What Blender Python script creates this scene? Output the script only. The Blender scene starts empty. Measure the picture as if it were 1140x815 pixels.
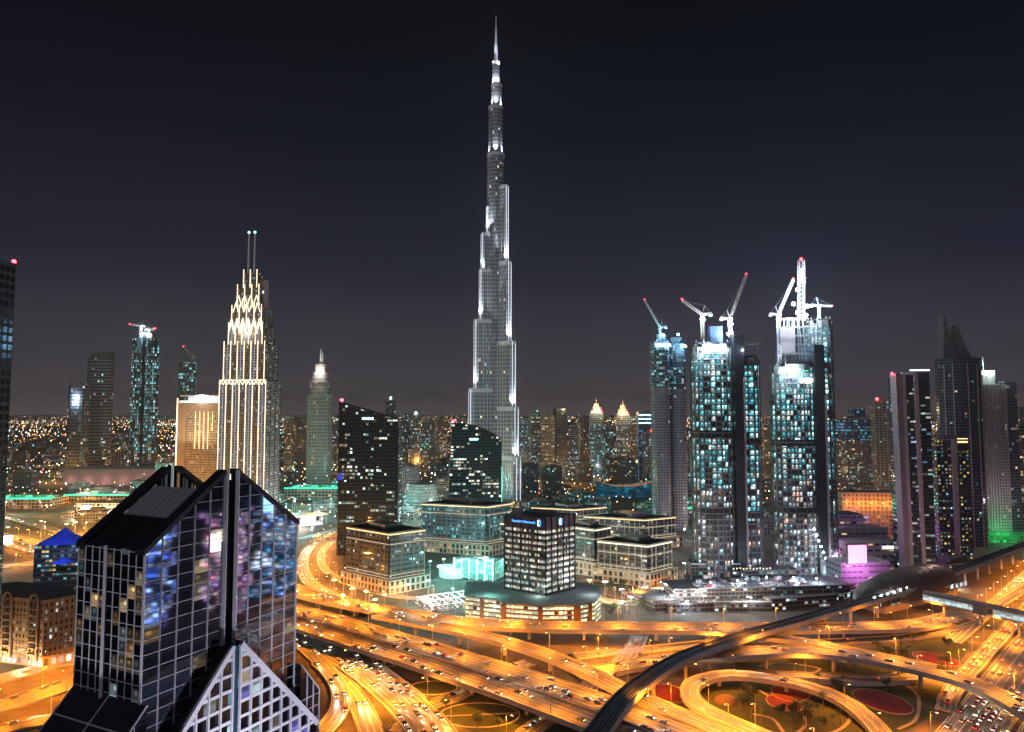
import bpy, bmesh, math, random
from mathutils import Vector, Matrix
R = math.radians
random.seed(7)
scn = bpy.context.scene
col = scn.collection
# ---------------------------------------------------------------- camera
F, CX, CY, HC = 790.0, 570.0, 407.5, 160.0          # focal length in photo pixels, centre, eye height in metres
PITCH = math.atan(50.5/F)
cd = bpy.data.cameras.new('camera'); cam = bpy.data.objects.new('camera', cd); col.objects.link(cam)
cam.location = (0, 0, HC); cam.rotation_euler = (R(90)+PITCH, 0, 0)
cd.sensor_width = 36.0; cd.lens = 36.0*F/1140.0; cd.clip_start = 1.0; cd.clip_end = 60000.0
scn.camera = cam
# ---------------------------------------------------------------- night sky: dark zenith, city glow low down
w = bpy.data.worlds.new('World'); scn.world = w; w.use_nodes = True
nt = w.node_tree; nt.nodes.clear()
out = nt.nodes.new('ShaderNodeOutputWorld'); bg = nt.nodes.new('ShaderNodeBackground')
tc = nt.nodes.new('ShaderNodeTexCoord'); sep = nt.nodes.new('ShaderNodeSeparateXYZ')
rp = nt.nodes.new('ShaderNodeValToRGB'); nt.links.new(tc.outputs['Generated'], sep.inputs[0])
nt.links.new(sep.outputs['Z'], rp.inputs[0])
SKY = [(0.0, (.112,.084,.080)), (.02, (.070,.056,.062)), (.06, (.034,.030,.040)), (.19, (.0082,.0092,.0190)),
       (.36, (.0014,.0022,.0072)), (.50, (.0003,.0006,.0024)), (.65, (.0004,.0009,.0028)), (1.0, (.0004,.0008,.0024))]
els = rp.color_ramp.elements
while len(els) < len(SKY): els.new(.5)
for e, (p, c) in zip(els, SKY): e.position = p; e.color = (*c, 1)
sky = nt.nodes.new('ShaderNodeTexSky'); sky.sky_type = 'NISHITA'; sky.sun_disc = False
sky.sun_elevation = R(-4); sky.sun_rotation = R(200)
add = nt.nodes.new('ShaderNodeMixRGB'); add.blend_type = 'ADD'; add.inputs[0].default_value = .002
nt.links.new(rp.outputs[0], add.inputs[1]); nt.links.new(sky.outputs[0], add.inputs[2])
mr = nt.nodes.new('ShaderNodeMapRange'); nt.links.new(sep.outputs['Y'], mr.inputs[0])      # sky brightened behind the viewer, added to lift the near tower
for i, v in ((1,.2),(2,-.9),(3,1.0),(4,3.2)): mr.inputs[i].default_value = v
vm = nt.nodes.new('ShaderNodeVectorMath'); vm.operation = 'SCALE'; nt.links.new(add.outputs[0], vm.inputs[0]); nt.links.new(mr.outputs[0], vm.inputs['Scale'])
nt.links.new(vm.outputs[0], bg.inputs[0]); bg.inputs[1].default_value = 1.0
nt.links.new(bg.outputs[0], out.inputs[0])
# faint cool fill from behind left, added to lift dark surfaces
sd = bpy.data.lights.new('fill_sun', 'SUN'); sd.energy = .16; sd.angle = R(.5); sd.color = (.8,.85,1)
so = bpy.data.objects.new('fill_sun', sd); col.objects.link(so); so.rotation_euler = (R(50), 0, R(-35))
vs = scn.view_settings; vs.view_transform = 'Standard'; vs.look = 'None'; vs.exposure = 0.5; vs.gamma = 1.0; vs.use_curve_mapping = False
cy = scn.cycles
cy.max_bounces = 5; cy.diffuse_bounces = 2; cy.glossy_bounces = 3; cy.transmission_bounces = 2; cy.volume_bounces = 0
cy.use_denoising = True; cy.sample_clamp_indirect = 4.0; cy.sample_clamp_direct = 0; cy.use_light_tree = True
cy.caustics_reflective = False; cy.caustics_refractive = False
# ---------------------------------------------------------------- photo pixel -> place in the city
def ray(px, py):
    a, b = (px-CX)/F, (CY-py)/F
    return a, math.cos(PITCH)-b*math.sin(PITCH), math.sin(PITCH)+b*math.cos(PITCH)
def G(px, py, z=0.0):
    x, y, k = ray(px, py); t = (z-HC)/k
    return (x*t, y*t, z)
def ZA(py, D, px=570):
    x, y, k = ray(px, py); return HC+k*D/y
def XA(px, D):
    x, y, k = ray(px, 458); return x*D/y
# ---------------------------------------------------------------- tags
def tag(o, label=None, cat=None, group=None, kind=None):
    if label: o['label'] = label
    if cat: o['category'] = cat
    if group: o['group'] = group
    if kind: o['kind'] = kind
    return o
def thing(name, label, cat, loc=(0,0,0), rz=0, group=None):
    o = bpy.data.objects.new(name, None); col.objects.link(o); o.empty_display_size = 5
    o.location = loc; o.rotation_euler = (0,0,rz)
    return tag(o, label, cat, group)
def clone(o, loc, rz=0, label=None, parent=None):
    c = o.copy(); col.objects.link(c)
    if parent is None:
        c.location = loc; c.rotation_euler = (0,0,rz)
        if label: c['label'] = label
    else: c.parent = parent
    for ch in KIDS.get(o.name, []): clone(ch, None, 0, None, c)
    return c
KIDS = {}
# ---------------------------------------------------------------- mesh builder
class MB:
    def __init__(s): s.v=[]; s.f=[]; s.m=[]; s.u=[]
    def face(s, pts, m=0, uv=None):
        i = len(s.v); s.v += [tuple(p) for p in pts]; s.f.append(tuple(range(i, i+len(pts)))); s.m.append(m)
        s.u += uv if uv else [(p[0], p[1]) for p in pts]
    def wall(s, p, q, z0, z1, m=0, bay=4, fl=4, off=0, z0b=None, z1b=None):
        L = math.hypot(q[0]-p[0], q[1]-p[1]); nb = max(1, round(L/bay)); u0 = off*64
        a, b = (z0 if z0b is None else z0b), (z1 if z1b is None else z1b)
        s.face([(p[0],p[1],z0),(q[0],q[1],a),(q[0],q[1],b),(p[0],p[1],z1)], m,
               [(u0,z0/fl),(u0+nb,a/fl),(u0+nb,b/fl),(u0,z1/fl)])
    def prism(s, poly, z0, z1, m=0, mt=None, bay=4, fl=4, off=0, bottom=False, top=True):
        n = len(poly)                                  # counter-clockwise plan
        for i in range(n): s.wall(poly[i], poly[(i+1)%n], z0, z1, m, bay, fl, off+i)
        mt = m if mt is None else mt
        if top: s.face([(p[0],p[1],z1) for p in poly], mt)
        if bottom: s.face([(p[0],p[1],z0) for p in reversed(poly)], mt)
    def box(s, c, d, m=0, rz=0, mt=None):
        s.prism(rect(c[0], c[1], d[0], d[1], rz), c[2]-d[2]/2, c[2]+d[2]/2, m, mt, bottom=True)
    def bar(s, p, q, w, h=None, m=0):                    # rectangular bar from p to q
        p, q = Vector(p), Vector(q); d = q-p
        if d.length < 1e-6: return
        d.normalize(); up = Vector((0,0,1)) if abs(d.z) < .99 else Vector((1,0,0))
        a = d.cross(up).normalized()*(w/2); b = a.cross(d).normalized()*((h or w)/2)
        P = [p+a+b, p-a+b, p-a-b, p+a-b]; Q = [x+(q-p) for x in P]
        for i in range(4):
            j = (i+1)%4; s.face([P[i],P[j],Q[j],Q[i]], m)
        s.face(P[::-1], m); s.face(Q, m)
    def tube(s, p, q, r, n=8, m=0, r2=None):
        p, q = Vector(p), Vector(q); d = (q-p).normalized(); r2 = r if r2 is None else r2
        up = Vector((0,0,1)) if abs(d.z) < .99 else Vector((1,0,0))
        a = d.cross(up).normalized(); b = a.cross(d).normalized()
        c = [(a*math.cos(6.28319*i/n)+b*math.sin(6.28319*i/n)) for i in range(n)]
        for i in range(n):
            j = (i+1)%n; s.face([p+c[j]*r,p+c[i]*r,q+c[i]*r2,q+c[j]*r2], m)
        if r2 > 1e-4: s.face([q+x*r2 for x in reversed(c)], m)
        s.face([p+x*r for x in c], m)
    def ball(s, c, r, m=0, nu=8, nv=6, sz=1.0):
        c = Vector(c)
        def pt(i, j):
            th, ph = math.pi*j/nv, 2*math.pi*i/nu
            return c+Vector((r*math.sin(th)*math.cos(ph), r*math.sin(th)*math.sin(ph), r*sz*math.cos(th)))
        for j in range(nv):
            for i in range(nu):
                if j == 0: s.face([pt(0,0),pt(i,1),pt(i+1,1)], m)
                elif j == nv-1: s.face([pt(i,j),pt(0,nv),pt(i+1,j)], m)
                else: s.face([pt(i,j),pt(i,j+1),pt(i+1,j+1),pt(i+1,j)], m)
    def build(s, name, mats, parent=None, weld=True, smooth=False):
        me = bpy.data.meshes.new(name); me.from_pydata(s.v, [], s.f)
        if not isinstance(mats, (list, tuple)): mats = [mats]
        for x in mats: me.materials.append(x)
        me.polygons.foreach_set('material_index', s.m)
        ul = me.uv_layers.new(name='UVMap'); ul.data.foreach_set('uv', [c for t in s.u for c in t])
        if weld and len(s.v) < 40000:
            bm = bmesh.new(); bm.from_mesh(me); bmesh.ops.remove_doubles(bm, verts=bm.verts, dist=.004); bm.to_mesh(me); bm.free()
        if smooth: me.polygons.foreach_set('use_smooth', [True]*len(me.polygons))
        me.update()
        o = bpy.data.objects.new(name, me); col.objects.link(o)
        if parent is not None:
            o.parent = parent; KIDS.setdefault(parent.name, []).append(o)
        return o
def rect(cx, cy, sx, sy, rz=0):
    c, s = math.cos(rz), math.sin(rz)
    return [(cx+x*c-y*s, cy+x*s+y*c) for x, y in ((-sx/2,-sy/2),(sx/2,-sy/2),(sx/2,sy/2),(-sx/2,sy/2))]
def oval(cx, cy, rx, ry, n=20, rz=0, p=1.0):
    o = []
    for i in range(n):
        t = 2*math.pi*i/n; x = math.copysign(abs(math.cos(t))**p, math.cos(t))*rx; y = math.copysign(abs(math.sin(t))**p, math.sin(t))*ry
        o.append((cx+x*math.cos(rz)-y*math.sin(rz), cy+x*math.sin(rz)+y*math.cos(rz)))
    return o
# ---------------------------------------------------------------- materials
class NT:
    def __init__(s, name):
        s.mat = bpy.data.materials.new(name); s.mat.use_nodes = True; s.t = s.mat.node_tree; s.t.nodes.clear()
        s.out = s.n('ShaderNodeOutputMaterial'); s.b = s.n('ShaderNodeBsdfPrincipled'); s.l(s.b.outputs[0], s.out.inputs[0])
    def n(s, t, **k):
        x = s.t.nodes.new(t)
        for a, v in k.items(): setattr(x, a, v)
        return x
    def l(s, a, b): s.t.links.new(a, b)
    def put(s, v, inp):
        if hasattr(v, 'is_linked') or hasattr(v, 'links'): s.l(v, inp)
        else: inp.default_value = v
    def m(s, op, a, b=None, c=None):
        x = s.n('ShaderNodeMath', operation=op)
        for i, v in enumerate((a, b, c)):
            if v is not None: s.put(v, x.inputs[i])
        return x.outputs[0]
    def mix(s, f, a, b, bt='MIX'):
        x = s.n('ShaderNodeMixRGB', blend_type=bt); s.put(f, x.inputs[0])
        for v, i in ((a,1),(b,2)): s.put((*v,1) if isinstance(v, tuple) and len(v)==3 else v, x.inputs[i])
        return x.outputs[0]
    def noise(s, vec, scale, detail=3, rough=.6):
        x = s.n('ShaderNodeTexNoise'); s.l(vec, x.inputs['Vector']); x.inputs['Scale'].default_value = scale
        x.inputs['Detail'].default_value = detail; x.inputs['Roughness'].default_value = rough; return x.outputs[0]
    def ramp(s, f, stops, const=False):
        x = s.n('ShaderNodeValToRGB'); s.l(f, x.inputs[0]); e = x.color_ramp.elements
        x.color_ramp.interpolation = 'CONSTANT' if const else 'LINEAR'
        while len(e) < len(stops): e.new(.5)
        for k, (p, c) in zip(e, stops): k.position = p; k.color = (*c, 1)
        return x.outputs[0]
    def comb(s, x, y, z):
        c = s.n('ShaderNodeCombineXYZ')
        for i, v in enumerate((x,y,z)): s.put(v, c.inputs[i])
        return c.outputs[0]
def P(mat, **k):
    for a, v in k.items():
        i = mat.b.inputs[a]
        mat.put((*v,1) if isinstance(v, tuple) and len(v)==3 else v, i)
def plain(name, c, rough=.7, metal=0.0, vary=.25, scale=.15):
    t = NT(name); g = t.n('ShaderNodeNewGeometry').outputs['Position']
    f = t.noise(g, scale, 5); k = t.m('MULTIPLY_ADD', f, 2*vary, 1-vary)
    P(t, **{'Base Color': t.mix(1.0, c, t.comb(k,k,k), 'MULTIPLY'), 'Roughness': rough, 'Metallic': metal}); return t.mat
def glow(name, c, e, sample=True):
    t = NT(name); P(t, **{'Base Color': (.02,.02,.02), 'Emission Color': c, 'Emission Strength': e})
    if not sample: t.mat.cycles.emission_sampling = 'NONE'
    return t.mat
WARM = [(1,.62,.26),(1,.74,.42),(1,.85,.62),(.95,.5,.18)]
COOL = [(.75,.92,1),(.5,.85,.95),(.95,1,.95),(1,.85,.6)]
TEAL = [(.22,.8,.85),(.5,.95,1),(.12,.5,.6),(.8,.95,.9)]
MIX = [(1,.72,.4),(.8,.95,.9),(.4,.85,.85),(1,.9,.7)]
PALE = [(.95,.95,.75),(.85,.95,.8),(1,.85,.55),(.7,.95,.85)]
FAC = {}
def facade(name, glass=(.02,.025,.032), frame=(.2,.2,.21), wu=.74, wv=.62, lit=.25, pal=MIX, e=1.2, rough=.12, metal=0.0, spread=.8, tilt=0.0, frough=.6, blob=0.0, cols=0.0, even=0.0, bulb_glow=0.0):
    """Windows in bays (u) and storeys (v); each cell is lit or dark at random."""
    t = NT(name); uv = t.n('ShaderNodeUVMap').outputs[0]; sp = t.n('ShaderNodeSeparateXYZ'); t.l(uv, sp.inputs[0])
    u, v = sp.outputs[0], sp.outputs[1]; iu, iv = t.m('FLOOR', u), t.m('FLOOR', v); fu, fv = t.m('FRACT', u), t.m('FRACT', v)
    rnd = t.m('MULTIPLY', t.n('ShaderNodeObjectInfo').outputs['Random'], 91.0)
    wn = t.n('ShaderNodeTexWhiteNoise', noise_dimensions='3D'); t.l(t.comb(iu, iv, rnd), wn.inputs[0])
    wf = t.n('ShaderNodeTexWhiteNoise', noise_dimensions='3D'); t.l(t.comb(t.m('FLOOR', t.m('DIVIDE', iu, 6.0)), iv, t.m('ADD', rnd, 7.3)), wf.inputs[0])
    cs = t.n('ShaderNodeSeparateXYZ'); t.l(wn.outputs['Color'], cs.inputs[0])
    mask = t.m('MULTIPLY', t.m('LESS_THAN', t.m('ABSOLUTE', t.m('SUBTRACT', fu, .5)), wu/2), t.m('LESS_THAN', t.m('ABSOLUTE', t.m('SUBTRACT', fv, .5)), wv/2))
    thr = t.m('MULTIPLY', t.m('MULTIPLY_ADD', t.m('POWER', wf.outputs[0], 2.0), 3*spread, 1-spread), lit)
    if cols:
        wc = t.n('ShaderNodeTexWhiteNoise', noise_dimensions='2D'); t.l(t.comb(iu, t.m('FLOOR', t.m('DIVIDE', iv, 14.0)), 0.0), wc.inputs[0]); thr = t.m('MULTIPLY', thr, t.m('MULTIPLY_ADD', wc.outputs[0], 2*cols, 1-cols))
    if blob:
        k = t.noise(uv, blob, 2); thr = t.m('MULTIPLY', thr, t.m('MULTIPLY', t.m('MAXIMUM', t.m('SUBTRACT', k, .35), 0.0), 5.0))
    on = t.m('MULTIPLY', t.m('LESS_THAN', cs.outputs[0], thr), mask)
    lvl = t.m('MULTIPLY_ADD', t.m('POWER', cs.outputs[1], 2.5), .9*(1-even), .12+.5*even)
    inner = t.m('MULTIPLY_ADD', t.noise(uv, 5.0, 2), 1.5, .25)
    bl = t.m('GREATER_THAN', fv, t.m('MULTIPLY_ADD', cs.outputs[2], -.7, .85)); inner = t.m('MULTIPLY', inner, t.m('MULTIPLY_ADD', bl, -.62, 1.0))
    if bulb_glow:                                                       # lamp glow painted into each lit cell, fading from a bright spot
        dx, dy = t.m('SUBTRACT', fu, t.m('MULTIPLY_ADD', cs.outputs[1], .4, .3)), t.m('SUBTRACT', fv, .70)
        d2 = t.m('ADD', t.m('MULTIPLY', t.m('MULTIPLY', dx, dx), 16.0), t.m('MULTIPLY', t.m('MULTIPLY', dy, dy), 22.0))
        inner = t.m('MULTIPLY', inner, t.m('MULTIPLY_ADD', t.m('MAXIMUM', t.m('SUBTRACT', 1.0, d2), 0.0), bulb_glow, .3))
    n = len(pal); c = t.ramp(cs.outputs[2], [(i/n, p) for i, p in enumerate(pal)], True)
    base = t.mix(mask, frame, glass)
    P(t, **{'Base Color': base, 'Roughness': t.m('MULTIPLY_ADD', mask, rough-frough, frough), 'Metallic': t.m('MULTIPLY', mask, metal), 'Emission Color': c,
            'Emission Strength': t.m('MULTIPLY', t.m('MULTIPLY', on, t.m('MULTIPLY', lvl, inner)), e)})
    if tilt:
        g = t.n('ShaderNodeNewGeometry').outputs['Normal']; vm = t.n('ShaderNodeVectorMath', operation='SUBTRACT'); t.l(wn.outputs['Color'], vm.inputs[0]); vm.inputs[1].default_value = (.5,.5,.5)
        vs_ = t.n('ShaderNodeVectorMath', operation='SCALE'); t.l(vm.outputs[0], vs_.inputs[0]); t.put(t.m('MULTIPLY', mask, tilt), vs_.inputs['Scale'])
        va = t.n('ShaderNodeVectorMath', operation='ADD'); t.l(g, va.inputs[0]); t.l(vs_.outputs[0], va.inputs[1])
        vn = t.n('ShaderNodeVectorMath', operation='NORMALIZE'); t.l(va.outputs[0], vn.inputs[0]); t.l(vn.outputs[0], t.b.inputs['Normal'])
    t.mat.cycles.emission_sampling = 'NONE'
    FAC[name] = t.mat; return t.mat
M = {}
M['concrete'] = plain('concrete', (.34,.33,.31), .8)
M['dark_concrete'] = plain('dark_concrete', (.12,.115,.11), .8)
M['roof'] = plain('roof_membrane', (.07,.07,.072), .8)
M['pale_roof'] = plain('pale_roof', (.22,.22,.21), .8)
M['dark'] = plain('dark_cladding', (.02,.02,.024), .35)
M['white'] = plain('white_frame', (.72,.72,.76), .4, .0, .1)
M['steel'] = plain('galvanised_steel', (.4,.41,.42), .45, .6)
M['beige'] = plain('beige_stone', (.42,.33,.24), .8)
M['pinkish'] = plain('pink_grey_stone', (.36,.29,.29), .7)
M['brown'] = plain('brown_stone', (.17,.10,.055), .8)
M['redpaint'] = plain('red_paint', (.5,.03,.03), .5)
M['yellow'] = plain('crane_paint', (.55,.5,.42), .5)
M['lawn'] = plain('lawn', (.036,.05,.012), .95, 0, .85, .35)
M['flowers'] = plain('red_flower_bed', (.17,.014,.010), .95, 0, .8, .7)
M['mauve'] = plain('mauve_stone', (.2,.15,.155), .6)
M['path'] = plain('paving', (.33,.28,.22), .9)
M['bark'] = plain('bark', (.10,.07,.045), .9)
M['leaf'] = plain('leaf', (.045,.075,.025), .7, 0, .5, .6)
M['black'] = plain('black_metal', (.012,.012,.013), .4, .3)
M['ballast'] = plain('dark_ballast', (.02,.02,.024), .95)
M['tyre'] = plain('tyre', (.015,.015,.015), .8)
M['bronze'] = plain('bronze_shell', (.15,.11,.085), .5, .25, .3, .1)
M['pool'] = plain('pool_water', (.02,.10,.11), .06, 0, .2, .05)
M['l_red'] = glow('red_beacon', (1,.02,.03), 22)
M['l_white'] = glow('white_flood', (.75,.9,1), 60, False)
M['l_blue'] = glow('blue_flood', (.35,.7,1), 45, False)
M['l_warm'] = glow('sodium_lamp', (1,.55,.16), 26, False)
M['l_strip'] = glow('warm_light_strip', (1,.78,.50), 1.9, False)
M['l_wstrip'] = glow('white_light_strip', (.9,.95,1), 2.6, False)
M['l_amber'] = glow('amber_light_strip', (1,.66,.3), 1.5, False)
M['l_sign'] = glow('blue_sign', (.05,.28,1), 2.4, False)
M['tent'] = plain('blue_tent', (.06,.12,.85), .5, 0, .15)
M['l_tower'] = glow('cool_white_glow', (.85,.92,1), .95, False)
M['l_blueroof'] = glow('blue_neon', (.02,.06,1), .5, False)
M['l_pink'] = glow('pink_screen', (1,.30,.82), 1.8)
M['l_green'] = glow('green_light_band', (.02,.8,.42), 1.3, False)
M['l_teal'] = glow('teal_light', (.35,1,.92), 5, False)
M['l_head'] = glow('car_headlight', (1,.88,.7), 10, False)
M['l_tail'] = glow('car_taillight', (1,.06,.02), 6, False)
def asphalt(name, c, trail_streak=.5):  # pale lengthwise streaks in the colour stand in for light trails
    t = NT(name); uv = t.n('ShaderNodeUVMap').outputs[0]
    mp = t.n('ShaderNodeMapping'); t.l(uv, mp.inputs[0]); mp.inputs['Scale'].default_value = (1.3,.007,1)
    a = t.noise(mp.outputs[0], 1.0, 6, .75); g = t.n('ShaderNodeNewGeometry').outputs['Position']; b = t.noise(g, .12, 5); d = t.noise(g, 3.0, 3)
    k = t.m('MULTIPLY', t.m('MULTIPLY_ADD', a, 2*trail_streak*2, 1-trail_streak*2), t.m('MULTIPLY_ADD', b, .7, .65)); k = t.m('MULTIPLY', k, t.m('MULTIPLY_ADD', d, .5, .75)); k = t.m('MAXIMUM', k, .25)
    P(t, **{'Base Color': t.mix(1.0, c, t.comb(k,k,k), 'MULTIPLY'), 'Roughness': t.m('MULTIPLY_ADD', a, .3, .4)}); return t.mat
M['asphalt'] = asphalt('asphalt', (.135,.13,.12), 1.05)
M['paint'] = plain('road_paint', (.75,.74,.7), .6, 0, .25, 1.0)
M['barrier'] = plain('barrier_concrete', (.42,.40,.37), .8)
def lamp(kind, parent, loc, e, c, size=None, rad=.3, rot=None, name='lamp_light'):
    key = (kind, e, c, size, rad)
    d = LAMPS.get(key)
    if d is None:
        d = bpy.data.lights.new(name, kind); d.energy = e; d.color = c; d.shadow_soft_size = rad
        if kind == 'SPOT': d.spot_size = R(size); d.spot_blend = .6
        LAMPS[key] = d
    o = bpy.data.objects.new(name, d); col.objects.link(o); o.location = loc
    if rot: o.rotation_euler = rot
    if parent is not None:
        o.parent = parent; KIDS.setdefault(parent.name, []).append(o)
    return o
LAMPS = {}
def aim(d):
    return Vector(d).to_track_quat('-Z', 'Y').to_euler()
# ---------------------------------------------------------------- ground and roads
def ground_sheet():
    t = NT('city_ground'); g = t.n('ShaderNodeNewGeometry').outputs['Position']
    a = t.noise(g, .012, 6, .65); b = t.noise(g, .11, 5, .6); d = t.noise(g, .9, 3)
    c = t.ramp(a, [(.36,(.035,.038,.022)),(.47,(.075,.07,.058)),(.56,(.12,.10,.075)),(.66,(.06,.06,.058))])
    k = t.m('MULTIPLY', t.m('MULTIPLY_ADD', b, 1.3, .35), t.m('MULTIPLY_ADD', d, .6, .7))
    P(t, **{'Base Color': t.mix(1.0, c, t.comb(k,k,k), 'MULTIPLY'), 'Roughness': .9})
    mb = MB(); S = 30000
    mb.face([(-S,-S,0),(S,-S,0),(S,S,0),(-S,S,0)])
    return tag(mb.build('ground', t.mat), kind='structure')
ground_sheet()
def spline(pts, step=6.0):
    p = [Vector(q) for q in pts]; p = [p[0]*2-p[1]]+p+[p[-1]*2-p[-2]]; o = []
    for i in range(1, len(p)-2):
        a, b, c, d = p[i-1:i+3]; n = max(2, int((c-b).length/step))
        for k in range(n):
            t = k/n
            o.append(.5*((2*b)+(c-a)*t+(2*a-5*b+4*c-d)*t*t+(3*b-a-3*c+d)*t**3))
    o.append(p[-2]); return o
# name, label, width, elevated, raised look, [(photo x, photo y, deck height)], lanes, barriers
RD = []
def road(name, label, width, lanes, pts, elev=False, world=False, lampgap=34, both=False, cars=0.0, flow=1, bar=True, bright=1.0):
    q = [(p if world else G(*p)) for p in pts]
    off = .03+.006*len(RD)
    sp = [v+Vector((0,0,off)) for v in spline(q)]
    RD.append(dict(name=name, label=label, w=width, lanes=lanes, sp=sp, elev=elev, gap=lampgap, both=both, cars=cars, flow=flow, bar=bar, bright=bright))
road('flyover', 'long orange lit flyover curving below the centre tower from the left edge of the junction', 19, 5,
     [(210,600,5),(262,627,7),(303,646,8),(345,662,9),(420,678,9),(480,688,9),(540,694.5,9),(620,697.5,9),(700,698,9),(780,699,9),(860,699,9),(930,698.5,8),(1000,697,6),(1040,692,3),(1073,683,1)], True, cars=.35, both=True)
road('flyover', 'narrow flyover ramp peeling off towards the lower right and passing below the dark metro viaduct', 12.5, 3,
     [(420,684,9),(470,694,9),(520,704,9),(570,716,9),(620,733,9),(660,751,9),(700,771,8),(740,789,7),(790,808,5),(850,834,3)], True, cars=.3, lampgap=30)
road('flyover', 'widest flyover carrying the main highway diagonally across the junction above round planted beds', 40, 10,
     [(-60,586,.4),(60,614,.4),(180,647,2),(260,668,6),(320,684,8),(360,695,9),(406,709,9),(470,728,9),(520,744,9),(580,763,9),(640,784,9),(700,806,8),(780,838,5)], True, cars=.55, both=True, lampgap=28)
road('flyover', 'curved flyover crossing high over the big straight motorway at the lower right', 15, 4,
     [(640,752,1),(690,743,2.5),(740,735,5),(790,730.5,8),(840,726,10),(890,725,11),(940,728.5,11),(990,737,11),(1040,748.5,11),(1080,760,11),(1140,789,11),(1190,822,10)], True, cars=.5, lampgap=30)
road('flyover', 'second curved flyover merging from behind into the high crossing near the right lawns', 10, 2,
     [(745,700,9),(800,703,9.2),(845,708,9.6),(895,714,10.2),(945,724,10.8),(995,734,11),(1040,744,11)], True, cars=.2, lampgap=36)
road('flyover', 'loop ramp curling round the dark lawn with red flower beds', 10, 2,
     [(1000,845,1),(985,822,2),(970,804,3),(950,787,4),(925,773,5),(888,761,6),(850,754,6),(815,751,6),(788,754,6),(771,762,6),(768,773,6),(780,787,5.5),(808,801,5),(850,819,4),(900,842,3)], True, cars=.25, lampgap=30)
road('road', None, 24, 7, [(250,640,.2),(300,675,.5),(322,692,.6),(352,712,.6),(395,738,.6),(430,764,.6),(462,793,.6),(488,828,.6)], cars=1.0, both=True, lampgap=30)
road('road', None, 11, 3, [(290,690,.3),(322,708,.4),(345,726,.5),(365,746,.5),(378,765,.5),(380,785,.5),(368,806,.5),(335,838,.4)], cars=.4, lampgap=28)
road('road', None, 12, 3, [(356,738,.3),(378,758,.3),(396,780,.3),(410,805,.3),(420,835,.3)], cars=.3, lampgap=30)
road('road', None, 12, 3, [(430,575,.3),(396,584,.3),(372,592,.3),(352,603,.3),(340,617,.3),(337,632,.3),(345,648,.3),(362,659,.6),(390,671,4),(420,677.5,9)], cars=.35, lampgap=26)
road('road', None, 8, 2, [(400,597,.2),(374,602,.2),(361,611,.2),(357,621,.2),(362,634,.2),(385,648,.2),(430,662,.2),(480,668,.2)], cars=.2, lampgap=26, bar=False)
road('road', None, 10, 2, [(640,731,.5),(690,726,.5),(740,721,.5),(790,716,.6),(830,713,.6),(870,715,.8),(915,715,1),(960,713,1),(1013,709,1),(1050,702,1),(1085,690,1),(1112,672,.6),(1140,655,.5)], cars=.45, lampgap=30)
road('road', None, 9, 2, [(674,745,.4),(720,737,.5),(770,729,.5),(810,724,.5),(850,721,.5)], cars=.2, lampgap=32)
road('road', None, 9, 2, [(868,752,3),(900,753,2.6),(940,756.5,2),(985,757.5,1.5),(1030,754,1)], cars=.2, lampgap=30)
road('road', None, 12, 3, [(560,845,.2),(590,815,.2),(622,793,.2),(662,760,.2),(690,738,.3),(705,722,.3),(712,708,.3)], cars=.3, lampgap=26)
road('road', None, 11, 3, [(440,815,.3),(475,788,.3),(510,775,.3),(550,752,.3),(590,738,.3)], cars=.15, lampgap=26)
# the straight motorway, towards upper right
U = Vector((.70,.714,0)).normalized(); NN = Vector((-U.y,U.x,0)); E0 = Vector((201,354,0))
def par(off, a, b, z=.25): return [tuple(E0+U*t+NN*off+Vector((0,0,z))) for t in [a+(b-a)*i/8 for i in range(9)]]
road('road', None, 26, 7, par(-13,-160,2600), world=True, cars=1.2, flow=1, lampgap=66)
road('road', None, 26, 7, par(-42,-160,2600), world=True, cars=1.2, flow=-1, lampgap=66)
road('road', None, 10, 3, [tuple(E0+U*45+NN*3+Vector((0,0,.3)))]+par(8,110,2600,.3), world=True, cars=.8, lampgap=30)
road('road', None, 11, 3, par(30,180,2600,.3), world=True, cars=.55, flow=-1, lampgap=30)
# left hand streets
road('road', None, 16, 4, [(-120,790,.3),(-40,768,.3),(0,757,.3),(45,745,.3),(90,732,.3),(140,713,.3),(200,688,.3),(270,668,.3)], cars=.5, both=True, lampgap=26)
road('road', None, 20, 6, [(-120,812,.3),(-40,797,.3),(10,784,.3),(60,768,.3),(120,745,.3),(180,718,.3)], cars=.6, both=True, lampgap=26)
road('road', None, 14, 4, [(-80,850,.3),(-20,822,.3),(20,808,.3),(70,800,.3)], cars=.3, lampgap=28)
road('road', None, 18, 5, [(-60,637,.3),(20,630,.3),(60,622,.3),(140,608,.3),(230,595,.3),(330,575,.3)], cars=.5, both=True, lampgap=34)
road('road', None, 14, 4, [(-40,567,.3),(10,577,.3),(60,590,.3),(100,603,.3),(150,622,.3)], cars=.4, lampgap=36)
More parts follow.
